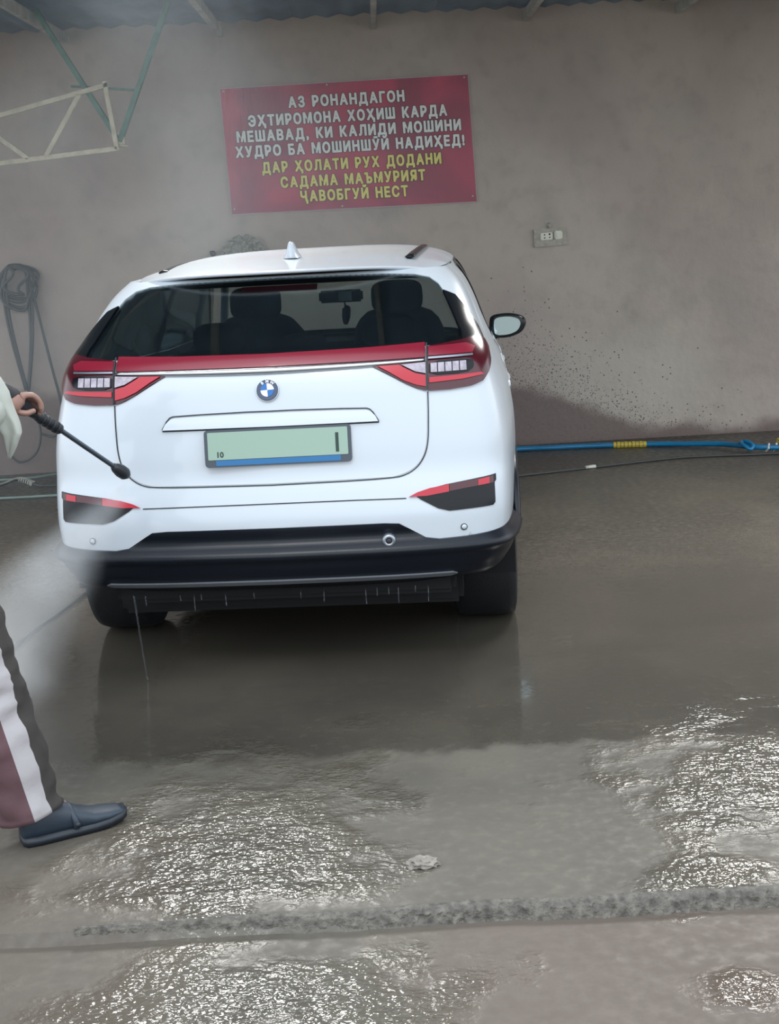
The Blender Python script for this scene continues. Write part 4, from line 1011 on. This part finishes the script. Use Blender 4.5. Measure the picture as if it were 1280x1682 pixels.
# shoes: clog with strap
def shoe(c, ang):
    sh = empty('shoe', c, ang); sh.parent = PR
    st_ = [(-.045, .022, .005, .090), (-.035, .036, .003, .108), (.0, .043, .003, .112), (.045, .044, .003, .108), (.085, .044, .003, .096), (.12, .045, .003, .072), (.16, .047, .004, .056), (.20, .045, .007, .050), (.235, .036, .012, .046), (.255, .020, .018, .038)]
    bm = bmesh.new(); rings = []
    for x, hw, z0, z1 in st_:
        rings.append([bm.verts.new((x, hw*math.copysign(abs(math.cos(a))**.7, math.cos(a)), z0+.012+(z1-z0-.012)*(.5+.5*math.copysign(abs(math.sin(a))**.8, math.sin(a))))) for a in np.linspace(0, 2*math.pi, 21)[:-1]])
    for a_, b_ in zip(rings, rings[1:]):
        for k in range(20): bm.faces.new((a_[k], a_[(k+1) % 20], b_[(k+1) % 20], b_[k]))
    bm.faces.new(rings[0]); bm.faces.new(rings[-1]); from_bm('upper', bm, M_shoe, sh, True)
    bm = bmesh.new(); rings = []
    for x, hw, z0, z1 in st_:
        h = hw+.004; rings.append([bm.verts.new(p) for p in ((x*1.01, -h, z0+.022), (x*1.01, h, z0+.022), (x*1.0, h*.94, z0-.002), (x*1.0, -h*.94, z0-.002))])
    for a_, b_ in zip(rings, rings[1:]):
        for k in range(4): bm.faces.new((a_[k], a_[(k+1) % 4], b_[(k+1) % 4], b_[k]))
    bm.faces.new(rings[0]); bm.faces.new(rings[-1]); from_bm('sole', bm, M_sole, sh, True)
    tube('instep_strap', [(.105, -.046, .03), (.10, -.044, .055), (.095, -.02, .078), (.095, .02, .078), (.10, .044, .055), (.105, .046, .03)], .010, M_shoe, sh, sm=4, flat=1)
    lathe('strap_button', [(.008, -.004), (.008, .004), (.001, .006)], Matrix.Translation((.105, -.053, .040)) @ rb, M_sole, sh, 12)
    return sh
shoe((-1.045, 3.525, 0), math.atan2(.13, .25)); shoe((-1.75, 3.93, 0), .3)
# sweater and vest
def torso(name, rows_, m, wob=.004):
    bm = bmesh.new(); rings = []
    for (x, y, z, hw, hd2) in rows_:
        rings.append([bm.verts.new(Vector((x, y, z))+sdv*hw*math.copysign(abs(math.cos(a))**.85, math.cos(a))+fd*hd2*math.sin(a)+Vector((0, 0, wob*math.sin(5*a+z*20)))) for a in np.linspace(0, 2*math.pi, 33)[:-1]])
    for a_, b_ in zip(rings, rings[1:]):
        for k in range(32): bm.faces.new((a_[k], a_[(k+1) % 32], b_[(k+1) % 32], b_[k]))
    bm.faces.new(rings[0]); bm.faces.new(rings[-1])
    o = from_bm(name, bm, m, PR, True); md = o.modifiers.new('s', 'SUBSURF'); md.levels = 1; md.render_levels = 1; return o
torso('sweater', [(-1.40, 3.79, .93, .165, .125), (-1.40, 3.79, 1.05, .155, .12), (-1.39, 3.81, 1.24, .165, .13), (-1.385, 3.825, 1.38, .185, .11), (-1.38, 3.83, 1.43, .15, .085), (-1.37, 3.835, 1.465, .075, .07), (-1.362, 3.84, 1.49, .066, .064)], M_sweater)
torso('vest', [(-1.40, 3.785, .90, .175, .140), (-1.40, 3.79, 1.05, .168, .135), (-1.39, 3.81, 1.24, .176, .143), (-1.386, 3.823, 1.36, .178, .125), (-1.382, 3.83, 1.42, .150, .098)], M_vest)
torso('trouser_waist', [(-1.40, 3.785, .82, .165, .125), (-1.40, 3.785, .90, .168, .13), (-1.40, 3.785, .97, .158, .122)], M_trous)
skin('sweater_sleeve', [(-1.335, 3.745, 1.40), (-1.295, 3.685, 1.375), (-1.25, 3.76, 1.25), (-1.215, 3.83, 1.14), (-1.20, 3.96, 1.15), (-1.185, 4.075, 1.165)], [(k, k+1) for k in range(5)], [.075, .078, .066, .060, .056, .050], M_sweater, PR)
skin('sweater_sleeve', [(-1.435, 3.92, 1.40), (-1.475, 3.98, 1.375), (-1.51, 4.045, 1.25), (-1.54, 4.10, 1.135), (-1.44, 4.10, 1.16), (-1.37, 4.10, 1.18)], [(k, k+1) for k in range(5)], [.075, .078, .066, .060, .052, .044], M_sweater, PR)
# hanging loose cuff of the right sleeve
CF = [(-1.215, .046, 1.262, .050), (-1.203, .041, 1.254, .052), (-1.184, .048, 1.207, .052), (-1.169, .045, 1.149, .045), (-1.152, .037, 1.11, .036), (-1.143, .033, 1.087, .030), (-1.148, .021, 1.053, .022), (-1.155, .009, 1.024, .012), (-1.16, .004, 1.011, .006)]
bm = bmesh.new(); rings = []
pth_ = [Vector(q[:3]) for q in CF]
ci = np.interp(np.linspace(0, 8, 33), range(9), range(9))
for t_ in np.linspace(0, 8, 33):
    x, hw, z, dp = [float(np.interp(t_, range(9), [q[k] for q in CF])) for k in range(4)]
    rings.append([bm.verts.new((x+hw*math.cos(a)*(1+.05*math.sin(t_*2)), 4.075+dp*math.sin(a)*(1+.35*math.sin(a*3+t_*.6)*min(1, t_/4)), z+.006*math.sin(a*4))) for a in np.linspace(0, 2*math.pi, 29)[:-1]])
for a_, b_ in zip(rings, rings[1:]):
    for k in range(28): bm.faces.new((a_[k], a_[(k+1) % 28], b_[(k+1) % 28], b_[k]))
bm.faces.new(rings[0]); bm.faces.new(rings[-1]); from_bm('loose_cuff', bm, M_sweater, PR, True)

# ---- pressure lance held in the hand
LN = empty('spray_lance', (-1.08, 4.27, 1.10)); tag(LN, 'black handled steel pressure washing lance pointing at the left of the bumper', 'washing lance'); LN.location = (0, 0, 0)
A, B, Cc, D, T_ = [Vector(q) for q in ((-1.175, 4.10, 1.225), (-1.106, 4.26, 1.113), (-1.064, 4.35, 1.054), (-.948, 4.62, .871), (-.926, 4.66, .841))]
tube('gun_body', [A, A.lerp(B, .35), A.lerp(B, .7), B], [.020, .026, .017, .012], M_gun, LN, seg=12, sm=4, flat=1.3)
tube('gun_grip', [A+Vector((.01, .01, 0)), A+Vector((-.03, -.02, -.06)), A+Vector((-.05, -.03, -.13))], [.017, .018, .015], M_gun, LN, seg=10, sm=4)
tube('trigger', [A+Vector((.01, .02, -.02)), A+Vector((0, .01, -.05)), A+Vector((.005, .0, -.08))], .006, M_gun, LN, sm=3)
tube('lance_grip', [B-(Cc-B)*.12, B, Cc, Cc+(Cc-B)*.08], [.010, .0175, .0185, .010], M_gun, LN, seg=12)
for k in range(4):
    c = B.lerp(Cc, .15+.22*k); tube('grip_ridge', [c, c+(Cc-B)*.05], .0205, M_gun, LN, seg=12)
tube('lance_tube', [Cc-(Cc-B)*.1, Cc, D, T_], .0085, M_lance, LN, seg=10)
nz = tube('spray_nozzle', [D.lerp(Cc, .05), D, D.lerp(T_, .55), T_, T_+(T_-D)*.35], [.010, .018, .024, .023, .012], M_gun, LN, seg=14)
tube('hose_connector', [A+Vector((-.05, -.03, -.13)), A+Vector((-.055, -.033, -.17))], .011, M_satin, LN)
h2 = tube('lance_hose', [A+Vector((-.055, -.033, -.16)), A+Vector((-.09, .0, -.5)), (-1.30, 4.3, .25), (-1.40, 4.55, .04), (-1.56, 5.0, .012), (-1.594, 5.42, .011), (-1.484, 6.1, .011), (-1.42, 6.8, .011), (-1.6, 7.6, .011), (-2.1, 8.3, .011)], .0075, M_hose, seg=8, sm=8)
tag(h2, 'thin hose from the lance trailing over the floor left of the car', 'hose')

# ================================================================== SPRAY AND MIST
def volmat(name, dens, fall, col=(.93, .97, 1, 1), scale=3., thr=(.35, .7)):
    m = bpy.data.materials.new(name); m.use_nodes = True; t = m.node_tree; t.nodes.clear()
    o = N(t, 'ShaderNodeOutputMaterial'); vs_ = N(t, 'ShaderNodeVolumeScatter'); vs_.inputs['Color'].default_value = col; vs_.inputs['Anisotropy'].default_value = .0
    co_ = N(t, 'ShaderNodeTexCoord'); sp_ = N(t, 'ShaderNodeSeparateXYZ'); L(t, co_.outputs['Object'], sp_.inputs[0])
    nn_ = N(t, 'ShaderNodeTexNoise', i_Scale=scale, i_Detail=3.); L(t, co_.outputs['Object'], nn_.inputs['Vector'])
    d = math_n(t, 'MULTIPLY', ramp(t, nn_.outputs['Fac'], thr[0], thr[1], .25, 1.), fall(t, *sp_.outputs)); d = math_n(t, 'MULTIPLY', d, dens)
    L(t, d, vs_.inputs['Density']); L(t, vs_.outputs[0], o.inputs['Volume']); return m
apex = Vector((-.93, 4.74, .80)); basec = Vector((-1.62, 4.70, .02)); ax_ = basec-apex; ln_ = ax_.length
bm = bmesh.new(); prof = [(.03, 0), (.12, ln_*.25), (.22, ln_*.5), (.34, ln_*.8), (.40, ln_)]
lathe_bm(bm, prof, 24, Matrix.Identity(4))
def cone_fall(t, X, Y, Z):
    k = math_n(t, 'DIVIDE', Z, ln_); rad = math_n(t, 'SQRT', math_n(t, 'ADD', math_n(t, 'MULTIPLY', X, X), math_n(t, 'MULTIPLY', Y, Y)))
    rr_ = math_n(t, 'DIVIDE', rad, math_n(t, 'ADD', math_n(t, 'MULTIPLY', k, .38), .03))
    a = ramp(t, rr_, .15, 1., 1, 0); b_ = ramp(t, k, .0, 1., 1., .45); e_ = ramp(t, k, .93, 1., 1, 0)
    return math_n(t, 'MULTIPLY', math_n(t, 'MULTIPLY', a, b_), e_)
spray = from_bm('water_spray', bm, volmat('spray_mist', 8.5, cone_fall, scale=2.2), None)
spray.matrix_world = Matrix.Translation(apex) @ ax_.to_track_quat('Z', 'Y').to_matrix().to_4x4()
tag(spray, 'white fan of water spray bouncing off the left rear bumper corner', 'spray', kind='stuff')
def mist_fall(t, X, Y, Z):
    a = ramp(t, X, -1.4, 1.9, 1, 0.12); b_ = ramp(t, math_n(t, 'ABSOLUTE', Z), .5, 1.45, 1, .3); return math_n(t, 'MULTIPLY', a, b_)
mist = box('mist', (0, 0, 0), (4.4, 3.6, 2.75), volmat('drifting_mist', .085, mist_fall, (.78, .9, 1, 1), scale=1.3), None); mist.location = (-1.0, 7.7, 1.5)
tag(mist, 'thin drifting water mist in the air around the car and wall at left', 'mist', kind='stuff')
